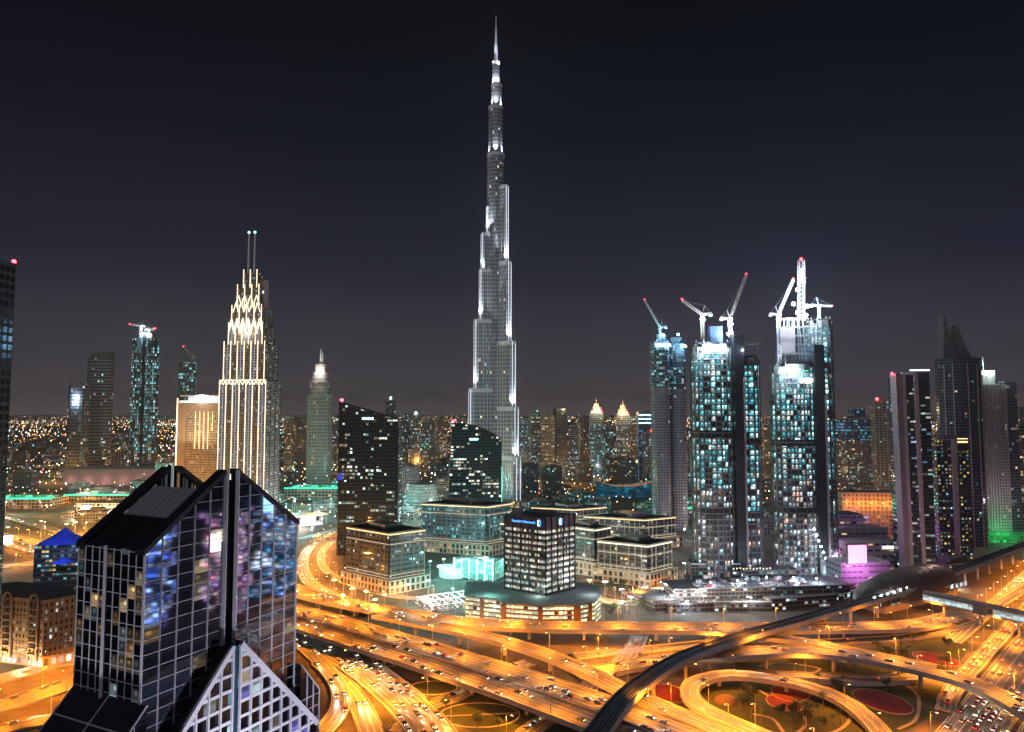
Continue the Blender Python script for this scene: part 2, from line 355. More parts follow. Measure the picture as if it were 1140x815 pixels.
# boulevard in front of the right podium and quiet streets among the blocks
road('road', None, 13, 3, [(640,660,.3),(665,668,.3),(690,672,.3),(715,671,.3),(740,665,.3),(765,655,.3),(790,646,.3)], cars=.2, lampgap=26, bright=.35)
def near_roads(x, y, pad=4, zmax=99):
    for r in RD:
        h = r['w']/2+pad
        for v in r['sp']:
            if abs(v.x-x) < h and abs(v.y-y) < h and v.z < zmax and (v.x-x)**2+(v.y-y)**2 < h*h: return True
    return False
def frames(sp):
    o = []
    for i, v in enumerate(sp):
        d = (sp[min(i+1,len(sp)-1)]-sp[max(i-1,0)]); d.z = 0; d.normalize(); o.append((v, d, Vector((-d.y,d.x,0))))
    return o
def covered(r, p):
    for q in RD:
        if q is r: continue
        h = q['w']/2+.2
        for v in q['sp']:
            if abs(v.z-p.z) < 1.6 and abs(v.x-p.x) < h+3 and (v.x-p.x)**2+(v.y-p.y)**2 < h*h+9:
                dx = Vector((p.x-v.x, p.y-v.y)).length
                if dx < h: return True
    return False
def strip(mb, fr, a, b, z=0, m=0, i0=0, i1=None):
    i1 = len(fr)-1 if i1 is None else i1; s = 0
    for i in range(i0, i1):
        (p,_,n),(q,_,k) = fr[i], fr[i+1]; L = (q-p).length; Z = Vector((0,0,z))
        mb.face([p+n*a+Z, p+n*b+Z, q+k*b+Z, q+k*a+Z][::-1] if a < b else [p+n*a+Z, p+n*b+Z, q+k*b+Z, q+k*a+Z], m,
                [(a,s+L),(b,s+L),(b,s),(a,s)] if False else ([(a,s+L),(b,s+L),(b,s),(a,s)] if a < b else [(a,s),(b,s),(b,s+L),(a,s+L)]))
        s += L
def curb(mb, fr, a, wd, z0, z1, i, m=0):
    (p,_,n),(q,_,k) = fr[i], fr[i+1]
    A = [p+n*(a-wd/2), p+n*(a+wd/2), q+k*(a+wd/2), q+k*(a-wd/2)]
    lo = [x+Vector((0,0,z0)) for x in A]; hi = [x+Vector((0,0,z1)) for x in A]
    mb.face(hi[::-1], m); mb.face([lo[0],hi[0],hi[3],lo[3]][::-1], m); mb.face([lo[1],lo[2],hi[2],hi[1]][::-1], m)
all_lamp_spots = []; car_spots = []
for r in RD:
    fr = frames(r['sp']); w = r['w']; el = r['elev']; r['fr'] = fr
    root = thing(r['name'], r['label'], 'bridge') if el else None
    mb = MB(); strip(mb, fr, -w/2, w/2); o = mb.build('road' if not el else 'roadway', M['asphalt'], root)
    if not el: tag(o, kind='structure')
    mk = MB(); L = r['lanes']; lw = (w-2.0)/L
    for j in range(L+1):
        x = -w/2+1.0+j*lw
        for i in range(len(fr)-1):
            if j in (0, L) or i % 3 or (j*7+len(fr)) % 3 == 0: strip(mk, fr, x-.14, x+.14, .005, 0, i, i+1)  # lane lines; the extra unbroken ones stand in for light trails
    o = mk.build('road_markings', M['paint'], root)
    if not el: tag(o, kind='structure')
    bl = MB(); br = MB(); sides = ((bl, w/2), (br, -w/2))
    for mbx, a in sides:
        for i in range(len(fr)-1):
            if covered(r, fr[i][0]+fr[i][2]*a) or covered(r, fr[i+1][0]+fr[i+1][2]*a): continue
            z = fr[i][0].z
            if el: curb(mbx, fr, a, .4, -1.7 if z > 2.5 else -z, .95, i)
            elif r['bar']: curb(mbx, fr, a, .35, -z, .75, i)
            else: curb(mbx, fr, a, .3, -z, .15, i)
        if mbx.f:
            o = mbx.build('parapet' if el else 'kerb', M['barrier'], root)
            if not el: tag(o, kind='structure')
    if w > 30:
        md = MB()
        for i in range(len(fr)-1): curb(md, fr, 0, .6, 0, .9, i)
        md.build('median_barrier', M['barrier'], root)
    if el:
        sb = MB(); strip(sb, fr, w/2, -w/2, -1.7)
        sb.build('deck_soffit', M['barrier'], root)
        acc = 0
        for i in range(1, len(fr)):
            acc += (fr[i][0]-fr[i-1][0]).length
            if acc > 34 and fr[i][0].z > 4.0:
                p, d, n = fr[i]
                if near_roads(p.x, p.y, 1.5, 2.2): continue
                acc = 0; pm = MB(); z = p.z-1.7; a = math.atan2(n.y, n.x)
                cols = [0] if w < 22 else [-w/4, w/4]
                for c in cols:
                    b = p+n*c; pm.tube((b.x,b.y,-.2), (b.x,b.y,z-1.2), 1.1, 12)
                pm.box((p.x,p.y,z-.6), (w*.62,2.2,1.15), 0, a); pm.build('pier', M['barrier'], root)
    acc = r['gap']*.5
    for i in range(1, len(fr)):
        acc += (fr[i][0]-fr[i-1][0]).length
        if acc >= r['gap']:
            acc = 0
            for s in ((1,-1) if r['both'] else (1,)):
                p = fr[i][0]+fr[i][2]*(s*(w/2+(.1 if el else .9)))
                if not el and any(q['elev'] and any(v.z-p.z > 3 and (v.x-p.x)**2+(v.y-p.y)**2 < (q['w']/2+5)**2 for v in q['sp']) for q in RD): continue
                if not covered(r, p) or w > 38: all_lamp_spots.append((p, math.atan2(-s*fr[i][2].y, -s*fr[i][2].x), r))
    for i in range(2, len(fr)-1):
        for j in range(L):
            if random.random() < r['cars']*.26:
                fl = r['flow'] if w < 30 else (1 if j < L/2 else -1)
                p = fr[i][0]+fr[i][2]*(-w/2+1+(j+.5)*lw)+fr[i][1]*random.uniform(-2,2)
                car_spots.append((p, math.atan2(fr[i][1].y*fl, fr[i][1].x*fl)))
# ---------------------------------------------------------------- near gabled glass tower at the left
M['zinc'] = plain('zinc_panel', (.5,.47,.45), .5, 0, .12)
def gable_tower():
    u = Vector((.445,.895,0)); n = Vector((.895,-.445,0)); A = Vector((-96.9,190,0)); W, L = 56.0, 27.5
    def q(a, b, z): p = A+u*a-n*b; return (p.x, p.y, z)             # a along gable, b back along ridge, height
    ez, az = 123.0, 143.2; hw = W/2; k = (az-ez)/hw
    root = thing('glass_tower', 'dark gabled glass tower with white grid frames standing nearest at the left', 'building', (0,0,0))
    sl = 2.3                                                        # half width of the central slot
    gl = facade('mirror_glass', glass=(.27,.32,.44), frame=(.05,.05,.06), wu=.98, wv=.98, lit=.05, bulb_glow=1.0, pal=[(1,.6,.15),(1,.75,.3),(1,.9,.6),(.9,.95,1)], e=1.5, rough=.04, metal=1.0, spread=.5, tilt=.014)
    cw, fh = (hw-sl)/5, 3.8
    for s in (0, 1):                                                # front gable halves
        mb = MB(); a0, a1 = (0, hw-sl) if s == 0 else (hw+sl, W)
        z0, z1 = (ez, ez+k*(hw-sl)) if s == 0 else (ez+k*(hw-sl), ez)
        mb.face([q(a0,0,0), q(a1,0,0), q(a1,0,z1), q(a0,0,z0)], 0, [(s*9,0),(s*9+5,0),(s*9+5,z1/fh),(s*9,z0/fh)])
        cw_ = mb.build('curtain_wall', gl, root)
        fm = MB()
        for i in range(6):
            a = a0+(a1-a0)*i/5; top = ez+k*min(a, W-a); e = .42 if i in (0,5) else .17
            fm.bar(q(a,-.1,55), q(a,-.1,top), e, .5)
        z = 58.0
        while z < az-2:
            lo, hi = a0, a1
            if z > ez:
                if s == 0: lo = max(a0, (z-ez)/k)
                else: hi = min(a1, W-(z-ez)/k)
            if hi-lo > .8: fm.bar(q(lo,-.08,z), q(hi,-.08,z), .3, .15)
            z += fh
        fm.bar(q(a0,-.12,z0+.1), q(a1,-.12,z1+.1), .4, .5)
        fm.build('window_frame', M['white'], cw_)
    mb = MB()                                                       # slot between the halves
    mb.face([q(hw-sl,2.5,0), q(hw+sl,2.5,0), q(hw+sl,2.5,az-4), q(hw-sl,2.5,az-4)])
    mb.face([q(hw-sl,0,0), q(hw-sl,2.5,0), q(hw-sl,2.5,az-1.8), q(hw-sl,0,az-1.8)]); mb.face([q(hw+sl,2.5,0), q(hw+sl,0,0), q(hw+sl,0,az-1.8), q(hw+sl,2.5,az-1.8)])
    mb.build('recessed_slot', M['dark'], root)
    for s in (-1, 1):
        mb = MB(); mb.bar(q(hw+s*(sl-.2),-.5,60), q(hw+s*(sl-.2),-.5,az-1.0), .55, 1.1); mb.build('pilaster', M['white'], root)
    # left eaves wall and the hidden right and rear walls
    lg = facade('side_glass', glass=(.10,.10,.12), frame=(.05,.05,.06), wu=.98, wv=.98, lit=.34, bulb_glow=1.0, pal=WARM+COOL[:2], e=.9, rough=.06, metal=1.0, spread=.5, tilt=.04)
    mb = MB(); mb.wall(q(0,L,0)[:2], q(0,0,0)[:2], 0, ez, 0, 3.1, fh, 3); cw_ = mb.build('curtain_wall', lg, root)
    fm = MB()
    for i in range(10):
        b = L*i/9
        fm.bar(q(-.1,b,60), q(-.1,b,ez), .42 if i in (0,9) else .2, .3)
    z = 58.0
    while z < ez+1:
        fm.bar(q(-.08,0,min(z,ez)), q(-.08,L,min(z,ez)), .3, .17); z += fh
    fm.build('window_frame', M['white'], cw_)
    mb = MB(); mb.bar(q(-.4,L*.55,60), q(-.4,L*.55,ez+.5), 1.0, .9); mb.build('pilaster', M['white'], root)
    mb = MB(); mb.wall(q(W,0,0)[:2], q(W,L,0)[:2], 0, ez, 0, 3.1, fh, 5)
    mb.face([q(W,L,0), q(0,L,0), q(0,L,ez), q(hw,L,az), q(W,L,ez)], 0); mb.build('rear_wall', lg, root)
    # roof: two sloping leaves, the near one with a recessed tray
    def s1(a, b, d=0): return q(a, b, ez+k*min(a, W-a)+d)
    nf = sl
    for side in (0, 1):
        f = (lambda a: a) if side == 0 else (lambda a: W-a)
        rf = MB()
        for b0, b1 in ((-.6,3.2),(L-3.2,L+.6)):                      # raised edge ribs
            P_ = [s1(f(-.6),b0,1.1), s1(f(hw-nf),b0,1.1), s1(f(hw-nf),b1,1.1), s1(f(-.6),b1,1.1)]
            Q_ = [(p[0],p[1],p[2]-1.6) for p in P_]
            for F_ in ([P_, Q_[::-1]]+[[P_[i],Q_[i],Q_[(i+1)%4],P_[(i+1)%4]] for i in range(4)]): rf.face(F_ if side else F_[::-1], 0)
        rf.build('roof_edge', M['dark'], root)
        lo = MB(); lo.face([s1(f(0),3.2,.05), s1(f(0),L-3.2,.05), s1(f(9.0),L-3.2,.05), s1(f(9.0),3.2,.05)][::(1 if side else -1)])
        lo.bar(s1(f(0),L*.5,.25), s1(f(9),L*.5,.25), .9, .5); lo.bar(s1(f(9.2),3.2,.3), s1(f(9.2),L-3.2,.3), .8, .7)
        lo.build('lower_roof', M['dark'], root)
        tr = MB(); tr.face([s1(f(9.6),3.4,-.5), s1(f(9.6),L-3.4,-.5), s1(f(20.5),L-3.4,-.5), s1(f(20.5),3.4,-.5)][::(1 if side else -1)])
        for j in range(1, 8): tr.bar(s1(f(9.6),3.4+(L-6.8)*j/8,-.4), s1(f(20.5),3.4+(L-6.8)*j/8,-.4), .12, .15)
        tr.build('roof_panel', M['zinc'], root)
        wl = MB(); wl.face([s1(f(20.5),3.4,-.5), s1(f(20.5),L-3.4,-.5), s1(f(20.5),L-3.4,-6), s1(f(20.5),3.4,-6)])
        wl.face([s1(f(20.5),3.4,-6), s1(f(20.5),L-3.4,-6), q(hw,L-3.4,ez+k*20.5-6), q(hw,3.4,ez+k*20.5-6)])
        wl.build('roof_well', M['roof'], root)
    bx = MB(); c = q(hw-5, 8.5, ez+k*20.5-3.8); bx.box(c, (5,7,4.4), 0, math.atan2(u.y,u.x)); bx.build('plant_room', M['beige'], root)
    # lean-to skirts at both ends
    for side in (0, 1):
        a0, a1 = (0,-11) if side == 0 else (W, W+9); zt, zb = (84,73) if side == 0 else (77,66)
        mb = MB(); f = [q(a0,-3,zt), q(a0,L,zt), q(a1,L,zb), q(a1,-3,zb)]; mb.face(f if side else f[::-1], 0)
        for (p, r_, off) in ((q(a1,-3,0), q(a1,L,0), 2), (q(a1,-3,0), q(a0,-3,0), 4), (q(a1,L,0), q(a0,L,0), 6)):
            za = zb; zc = zb if off == 2 else zt
            mb.face([p, r_, (r_[0],r_[1],zc), (p[0],p[1],za)], 1, [(off*9,0),(off*9+4,0),(off*9+4,zc/fh),(off*9,za/fh)])
        mb.build('skirt', [M['dark'], gl], root)
        fm = MB()
        for t in (0,.5,1): b = -3+(L+3)*t; fm.bar(q(a0,b,zt+.15), q(a1,b,zb+.15), .35, .3)
        fm.bar(q(a0+(a1-a0)*.5,-3,(zt+zb)/2+.15), q(a0+(a1-a0)*.5,L,(zt+zb)/2+.15), .3, .3); fm.bar(q(a1,-3,zb), q(a1,L,zb), .5, .5)
        z = 50
        while z < zb: fm.bar(q(a1,-3.1,z), q(a0,-3.1,z), .3, .2); z += fh
        for t in (0,.33,.66): a = a1+(a0-a1)*t; fm.bar(q(a,-3.1,45), q(a,-3.1,zb+(zt-zb)*t), .35, .3)
        fm.build('skirt_frame', M['white'], root)
    # projecting lower gable with thick white lattice
    gb = facade('lower_glass', glass=(.10,.16,.26), frame=(.05,.05,.06), wu=.98, wv=.98, lit=.18, pal=[(.2,.75,1),(.7,.9,1),(.3,.3,1),(1,.9,.7)], e=1.3, rough=.05, metal=1.0, spread=.6, tilt=.02)
    gz, kk = 93.0, 1.06
    for s in (0, 1):
        d = lambda a: gz-kk*abs(a-hw)
        a0, a1 = (-8, hw-1.4) if s == 0 else (hw+1.4, W+7)
        mb = MB(); mb.face([q(a0,-4,0), q(a1,-4,0), q(a1,-4,d(a1)), q(a0,-4,d(a0))], 0, [(a0/4.2,0),(a1/4.2,0),(a1/4.2,d(a1)/4.4),(a0/4.2,d(a0)/4.4)])
        cw_ = mb.build('curtain_wall', gb, root)
        fm = MB(); a = hw-1.4 if s == 0 else hw+1.4
        while (a > a0) if s == 0 else (a < a1):
            fm.bar(q(a,-4.2,40), q(a,-4.2,d(a)), 1.0, .6); a += -4.2 if s == 0 else 4.2
        z = 44.0
        while z < gz-3:
            e = (gz-z)/kk
            lo, hi = (max(a0,hw-e), a1) if s == 0 else (a0, min(a1,hw+e))
            if hi-lo > 1: fm.bar(q(lo,-4.15,z), q(hi,-4.15,z), .6, .9)
            z += 4.4
        fm.bar(q(a0,-4.3,d(a0)), q(a1,-4.3,d(a1)), .9, 1.5); fm.build('lattice_frame', M['white'], cw_)
        rf = MB(); f = [q(a0,-4.6,d(a0)+.9), q(a1,-4.6,d(a1)+.9), q(a1,0,d(a1)+.9), q(a0,0,d(a0)+.9)]; rf.face(f); rf.build('gable_roof', M['dark'], root)
    mb = MB(); mb.face([q(hw-1.4,-3.2,0), q(hw+1.4,-3.2,0), q(hw+1.4,-3.2,gz-2), q(hw-1.4,-3.2,gz-2)]); mb.build('recessed_slot', glow('blue_slot', (.05,.25,.5), .12), root)
    for a, b in ((12,-46),(44,-46)): lamp('SPOT', root, q(a,b,28), 90000, (.86,.82,1), 70, 2, aim((n*-.75)+Vector((0,0,1.0))), 'facade_spot_light')  # spots added to brighten the white frames, no fittings there
    p = A-u*44-n*16; lamp('SPOT', root, (p.x,p.y,24), 110000, (.9,.82,.9), 70, 2, aim(u*.6+Vector((0,0,1.0))), 'facade_spot_light')  # another added spot, lifting the left face
gable_tower()
# ---------------------------------------------------------------- towers beside the viewer across the motorway: only the mirror glass shows them
def mirrored_towers():
    for (x, y, w, d, h, rz, pal, lb) in ((292,262,34,30,96,.3,[(.1,.25,1),(.5,.7,1),(.9,.95,1),(.2,.1,.8)],'blue lit tower across the motorway, seen mirrored in the gabled tower'),
            (312,322,30,30,78,.5,[(1,.25,.3),(1,.55,.5),(.9,.4,.9),(1,.9,.8)],'red and pink lit tower across the motorway, seen mirrored in the gabled tower'),
            (338,376,36,30,112,.6,[(.8,.9,1),(.3,.5,1),(1,.9,.7),(.1,.6,.9)],'white and blue lit tower across the motorway, seen mirrored in the gabled tower')):
        root = thing('office_tower', lb, 'building', (x,y,0), rz); mb = MB(); mb.prism(rect(0,0,w,d), 0, h, 0, 1, 3.4, 3.8, 0)
        mb.build('facade', [facade('mirrored_%d' % x, lit=.7, pal=pal, e=5.5, wu=.86, wv=.6, spread=.5), M['roof']], root)
        sg = MB(); sg.box((-w/2-.6,0,h*.72),(1,d*.7,12)); sg.build('screen', glow('mirrored_screen_%d' % x, pal[1], 5, False), root)
        pb = MB(); pb.box((0,0,h+2),(w*.5,d*.5,4)); pb.build('roof_plant', M['dark_concrete'], root)
mirrored_towers()
# ---------------------------------------------------------------- the tallest tower
def tallest():
    D = 1240; cx = XA(551.5, D); root = thing('skyscraper', 'immensely tall silver stepped skyscraper with a needle spire rising in the middle', 'tower', (cx, D, 0))
    sk = facade('silver_facade', glass=(.20,.22,.25), frame=(.33,.34,.37), wu=.66, wv=.55, lit=.07, pal=[(1,.85,.6),(.9,1,.95),(.6,.9,1)], e=1.1, rough=.25, metal=.5, spread=.5, frough=.35)
    Z = lambda y: ZA(y, D)
    wings = [(R(203), [(57,0),(51,Z(434)),(40,Z(358)),(29,Z(302)),(26,Z(262))]),
             (R(322), [(52,Z(508)),(48,Z(454)),(42,Z(382)),(33,Z(294)),(27,Z(210))]),
             (R(82),  [(54,Z(480)),(48,Z(410)),(38,Z(330)),(30,Z(250)),(24,Z(200))])]
    wings[0] = (wings[0][0], [(49,Z(434)),(39.5,Z(358)),(30,Z(302)),(27,Z(262)),(17,Z(232))])
    for th, tiers in wings:
        z0 = 0.0
        for i, (Lx, z1) in enumerate(tiers):
            wd = 20-2.3*i; c, s = math.cos(th), math.sin(th)
            pl = [(-3,-wd/2),(Lx-wd/2,-wd/2)]+[(Lx-wd/2+wd/2*math.sin(t), -wd/2*math.cos(t)) for t in [math.pi*j/8 for j in range(1,8)]]+[(Lx-wd/2,wd/2),(-3,wd/2)]
            poly = [(x*c-y*s, x*s+y*c) for x, y in pl]
            mb = MB(); mb.prism(poly, z0, z1, 0, 1, 3.4, 7.0, i)
            wg = mb.build('wing', [sk, M['steel']], root)
            cr = MB(); ins = [(x*1.012, y*1.012) for x, y in poly]; cr.prism(ins, z1-5, z1+2.0, 0); cr.build('crown_band', M['white'], wg)
            fn = MB()                                              # vertical fins at the nose of each tier, two given glow for bright edges
            for t in (-1.1,-.55,0,.55,1.1):
                x, y = Lx-wd/2+(wd/2+.3)*math.cos(t), (wd/2+.3)*math.sin(t)
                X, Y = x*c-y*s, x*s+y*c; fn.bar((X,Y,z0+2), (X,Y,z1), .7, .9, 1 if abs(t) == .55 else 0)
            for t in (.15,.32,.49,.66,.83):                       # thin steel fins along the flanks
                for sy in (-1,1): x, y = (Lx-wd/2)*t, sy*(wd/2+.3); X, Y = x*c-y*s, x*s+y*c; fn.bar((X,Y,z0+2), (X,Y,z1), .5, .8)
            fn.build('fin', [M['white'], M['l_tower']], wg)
            if i:                                                  # floodlights on the terrace below wash the tier above
                xo = tiers[i-1][0]-3.5
                for sy in (-5, 5):
                    e = 240000
                    lamp('SPOT', root, (xo*c-sy*s, xo*s+sy*c, z0+3), e, (.86,.92,1), 62, 1.5, aim((-c*.2,-s*.2,1)), 'terrace_floodlight')
            z0 = z1
    tiers = [(15.0,0,Z(172)),(12.5,Z(172),Z(120)),(9.0,Z(120),Z(95)),(6.0,Z(95),Z(70))]
    for i, (r, z0, z1) in enumerate(tiers):
        dx = (0,-.5,1.2,0)[i]
        mb = MB(); mb.prism(oval(dx,0,r,r*.9,16), z0, z1, 0, 1, 3.2, 7.0, 20+i); mb.build('core', [sk, M['steel']], root)
        cr = MB(); cr.prism(oval(dx,0,r+.5,r*.9+.5,16), z1-5, z1+1.5, 0); cr.build('crown_band', M['white'], root)
        if i:
            for a in (200, 270, 340):
                rr = tiers[i-1][0]-1; lamp('SPOT', root, (rr*math.cos(R(a)), rr*math.sin(R(a)), z0+2), 90000, (.86,.92,1), 60, .8, aim((-math.cos(R(a))*.22,-math.sin(R(a))*.22,1)), 'terrace_floodlight')
    sp = MB(); sp.tube((0,0,Z(70)), (0,0,Z(50)), 3.6, 10, 0, 2.6); sp.tube((0,0,Z(50)), (0,0,Z(33)), 2.2, 10, 0, 1.6); sp.tube((0,0,Z(33)), (0,0,Z(17)), 1.2, 8, 0, .5)
    sp.build('spire', M['white'], root)
    for a in (215, 325): lamp('SPOT', root, (7*math.cos(R(a)), 7*math.sin(R(a)), Z(72)), 420000, (.8,.9,1), 30, .6, aim((-math.cos(R(a))*.1,-math.sin(R(a))*.1,1)), 'spire_floodlight')
    for (a, L0) in ((203,60),(322,62)):                            # ground level washes
        for sy in (-9,9):
            c, s = math.cos(R(a)), math.sin(R(a)); lamp('SPOT', root, (L0*c-sy*s, L0*s+sy*c, 6), 200000, (.9,.95,1), 56, 1, aim((-c*.3,-s*.3,1)), 'base_floodlight')
    pd = MB()
    for i, a in enumerate((203,322,262)): pd.prism(oval(40*math.cos(R(a)),40*math.sin(R(a)),34,20,18,R(a)), 0, 9+i, 0, 1, 4, 4.5, i)
    pd.build('podium', [facade('podium_facade', frame=(.3,.28,.25), lit=.6, pal=WARM, e=1.2), M['pale_roof']], root)
tallest()
# ---------------------------------------------------------------- hotel tower with golden light lines and a crown
M['l_ladder'] = glow('balcony_glow', (.85,.88,1), .42, False)  # slabs given a glow in place of light falling on them
def crown_tower():
    D = 1000; x0, x1 = XA(243,D), XA(314,D); W = (x1-x0); root = thing('hotel_tower', 'tall stepped tower traced by pale golden light lines with a lattice crown and twin masts', 'tower', ((x0+x1)/2, D, 0), R(-8))
    wf = facade('crown_tower_facade', glass=(.02,.03,.05), frame=(.20,.19,.19), wu=.55, wv=.5, lit=.22, pal=[(1,.85,.6),(.75,.8,1),(.6,.9,.95),(1,.75,.4)], e=1.1, spread=.4)
    Z = lambda y: ZA(y, D)
    # footprint: front 66 wide, 40 deep
    tiers = [(68,44,0,Z(425)),(60,40,Z(425),Z(385)),(50,36,Z(385),Z(364)),(44,32,Z(364),Z(345)),(32,26,Z(345),Z(322)),(20,16,Z(322),Z(305))]
    for i, (a, b, z0, z1) in enumerate(tiers):
        mb = MB(); mb.prism(rect(0,0,a,b), z0, z1, 0, 1, 3.0, 3.8, i); mb.build('tier', [wf, M['roof']], root)
        nb = max(2, round(a/10))
        for sx in range(nb+1):                                     # light strips up the fins
            if 0 < sx < nb and i < 3 and False: continue
            st = MB(); x = -a/2+a*sx/nb
            st.bar((x,-b/2-.6,max(z0,30)), (x,-b/2-.6,z1+(5 if i else 1)), .7, .7); st.build('light_strip', M['l_strip'], root)
        if i < 3:
            for sx in range(0, nb, 2):                             # ladder of balcony slabs between strip pairs
                fl = MB(); zz = max(z0, 60); xm = -a/2+a*(sx+.5)/nb; fl.bar((xm,-b/2-.3,zz),(xm,-b/2-.3,z1-2),.5,.4)
                while zz < z1-2: fl.bar((-a/2+a*(sx+.12)/nb, -b/2-.5, zz), (-a/2+a*(sx+.88)/nb, -b/2-.5, zz), .9, .35); zz += 3.8
                fl.build('balcony_ladder', M['l_ladder'], root)
        for sy in (1,):
            fi = MB()
            for t in (0,.33,.66,1): fi.bar((a/2+.4,-b/2+b*t,z0), (a/2+.4,-b/2+b*t,z1+2), .8, .8)
            fi.build('side_fin', M['dark_concrete'], root)
    def zig(zc, h, a, b, n):
        zg = MB()
        for i in range(n):
            xa = -a/2+a*i/n; xm = xa+a/n/2; xb = xa+a/n
            zg.bar((xa,-b/2-.8,zc-h/2),(xm,-b/2-.8,zc+h/2),.7,.7); zg.bar((xm,-b/2-.8,zc+h/2),(xb,-b/2-.8,zc-h/2),.7,.7)
        zg.build('lattice_band', M['l_strip'], root)
    zig(Z(427), 5, 68, 44, 12); zig(Z(367), 16, 50, 36, 6); zig(Z(362), 16, 50, 36, 6); zig(Z(344), 14, 40, 32, 5); zig(Z(336), 14, 36, 28, 4)
    bd = MB(); bd.bar((-34,-22.9,Z(424)),(34,-22.9,Z(424)),.9,.9); bd.build('light_band', M['l_strip'], root)
    sl = MB(); sl.box((10,4,Z(330)), (16,14,46)); sl.build('crown_slab', M['pinkish'], root)
    sg = MB(); sg.box((12,-3.4,Z(326)), (12,.6,3)); sg.build('sign', M['l_wstrip'], root)
    for x in (-7, 2):
        ms = MB(); ms.tube((x,-2,Z(306)), (x,-2,Z(260)), 1.5, 8, 0, .9); ms.build('mast', M['white'], root)
        bb = MB(); bb.ball((x,-2,Z(259)), 1.6); bb.build('beacon', M['l_teal'], root)
    lamp('POINT', root, (0,-28,Z(372)), 18000, (1,.8,.55), None, 2.0, None, 'crown_light')
crown_tower()
def letters(text, size, mat, parent, loc, rot, name='sign'):
    c = bpy.data.curves.new(name, 'FONT'); c.body = text; c.size = size; c.extrude = .12; c.align_x = 'CENTER'; c.align_y = 'CENTER'
    t = bpy.data.objects.new(name, c); col.objects.link(t); bpy.context.view_layer.update()
    me = bpy.data.meshes.new_from_object(t); bpy.data.objects.remove(t); me.materials.clear(); me.materials.append(mat)
    o = bpy.data.objects.new(name, me); col.objects.link(o); o.parent = parent; o.location = loc; o.rotation_euler = rot
    KIDS.setdefault(parent.name, []).append(o); return o
# ---------------------------------------------------------------- simple but detailed slab towers
def slab(name, label, xl, xr, ytop, D, fac, depth=.7, rz=0.0, bay=3.6, fl=3.8, z0=0, top='plant', fins=0, ledges=0, roofm='roof', group=None, beacon=None, cat='building', taper=None):
    x0, x1 = XA(xl,D), XA(xr,D); c, s = abs(math.cos(rz)), abs(math.sin(rz)); w = (x1-x0)/(c+depth*s); d = w*depth; h = ZA(ytop, D, (xl+xr)/2)
    root = thing(name, label, cat, ((x0+x1)/2, D+d/2, 0), rz, group)
    mb = MB(); mb.prism(rect(0,0,w,d), z0, h, 0, 1, bay, fl, 0); fo = mb.build('facade', [fac, M[roofm]], root)
    if top == 'plant':
        pb = MB(); pb.box((w*.08,d*.05,h+2.2), (w*.5,d*.5,4.4)); pb.box((-w*.3,-d*.2,h+1), (w*.14,d*.2,2)); pb.box((w*.36,d*.3,h+.8), (w*.12,d*.14,1.6)); pb.build('roof_plant', M['dark_concrete'], root)
        pp = MB()
        for a, b, e, f in ((-w/2,-d/2,w/2,-d/2),(w/2,-d/2,w/2,d/2),(w/2,d/2,-w/2,d/2),(-w/2,d/2,-w/2,-d/2)): pp.bar((a,b,h+.55),(e,f,h+.55),.5,1.2)
        pp.build('roof_parapet', M['concrete'], root)
    if fins:
        fm = MB(); n = max(2, round(w/fins))
        for i in range(n+1): fm.bar((-w/2+w*i/n,-d/2-.3,0), (-w/2+w*i/n,-d/2-.3,h), .7, .6)
        n = max(2, round(d/fins))
        for sx in (-1,1):
            for i in range(n+1): fm.bar((sx*(w/2+.3),-d/2+d*i/n,0), (sx*(w/2+.3),-d/2+d*i/n,h), .6, .7)
        fm.build('fin', M['concrete'], fo)
    if ledges:
        lm = MB(); z = fl*3
        while z < h: lm.prism(rect(0,0,w+1.2,d+1.2), z-.25, z+.25, 0, bottom=True); z += fl*ledges
        lm.build('ledge', M['concrete'], fo)
    if beacon:
        bb = MB(); bb.ball((beacon*w,-d*.4,h+5), max(.9, D/520)); bb.tube((beacon*w,-d*.4,h), (beacon*w,-d*.4,h+5), .3, 6); bb.build('beacon', M['l_red'], root)
    root['w'] = w; root['d'] = d; root['h'] = h
    for k in ('w','d','h'): DIM.setdefault(root.name, {})[k] = root[k]; del root[k]
    return root
DIM = {}
f_cool = facade('cool_windows', glass=(.02,.03,.04), frame=(.16,.17,.19), lit=.22, pal=COOL, e=1.0, metal=.3)
f_dim = facade('dim_windows', glass=(.02,.025,.03), frame=(.12,.125,.15), lit=.10, pal=MIX, e=.9)
f_teal = facade('teal_windows', glass=(.02,.04,.05), frame=(.10,.12,.14), lit=.42, pal=TEAL, e=1.0)
f_warm = facade('warm_windows', glass=(.03,.025,.02), frame=(.33,.27,.21), lit=.3, pal=WARM, e=1.0)
f_mix = facade('mixed_windows', glass=(.02,.03,.035), frame=(.19,.18,.19), lit=.3, pal=MIX, e=1.0)
f_grid = facade('grid_windows', glass=(.03,.035,.05), frame=(.40,.34,.36), wu=.5, wv=.5, lit=.05, pal=MIX, e=.8)
f_blue = facade('blue_windows', glass=(.02,.04,.10), frame=(.05,.08,.14), wu=.94, wv=.45, lit=.6, pal=[(.1,.4,1),(.2,.7,1),(.5,.8,1)], e=.8)
f_office = facade('office_windows', glass=(.03,.035,.03), frame=(.06,.04,.042), wu=.93, wv=.5, lit=.9, pal=[(.95,.95,.75),(.8,.95,.85),(1,.88,.6),(.7,.9,.85)], e=1.35, spread=.2, even=.3)
f_podium = facade('podium_windows', glass=(.04,.04,.03), frame=(.22,.17,.10), wu=.9, wv=.6, lit=.95, pal=[(1,.92,.5),(.85,.95,.6),(1,.85,.45),(.9,1,.7)], e=2.2, spread=.1, even=.6)
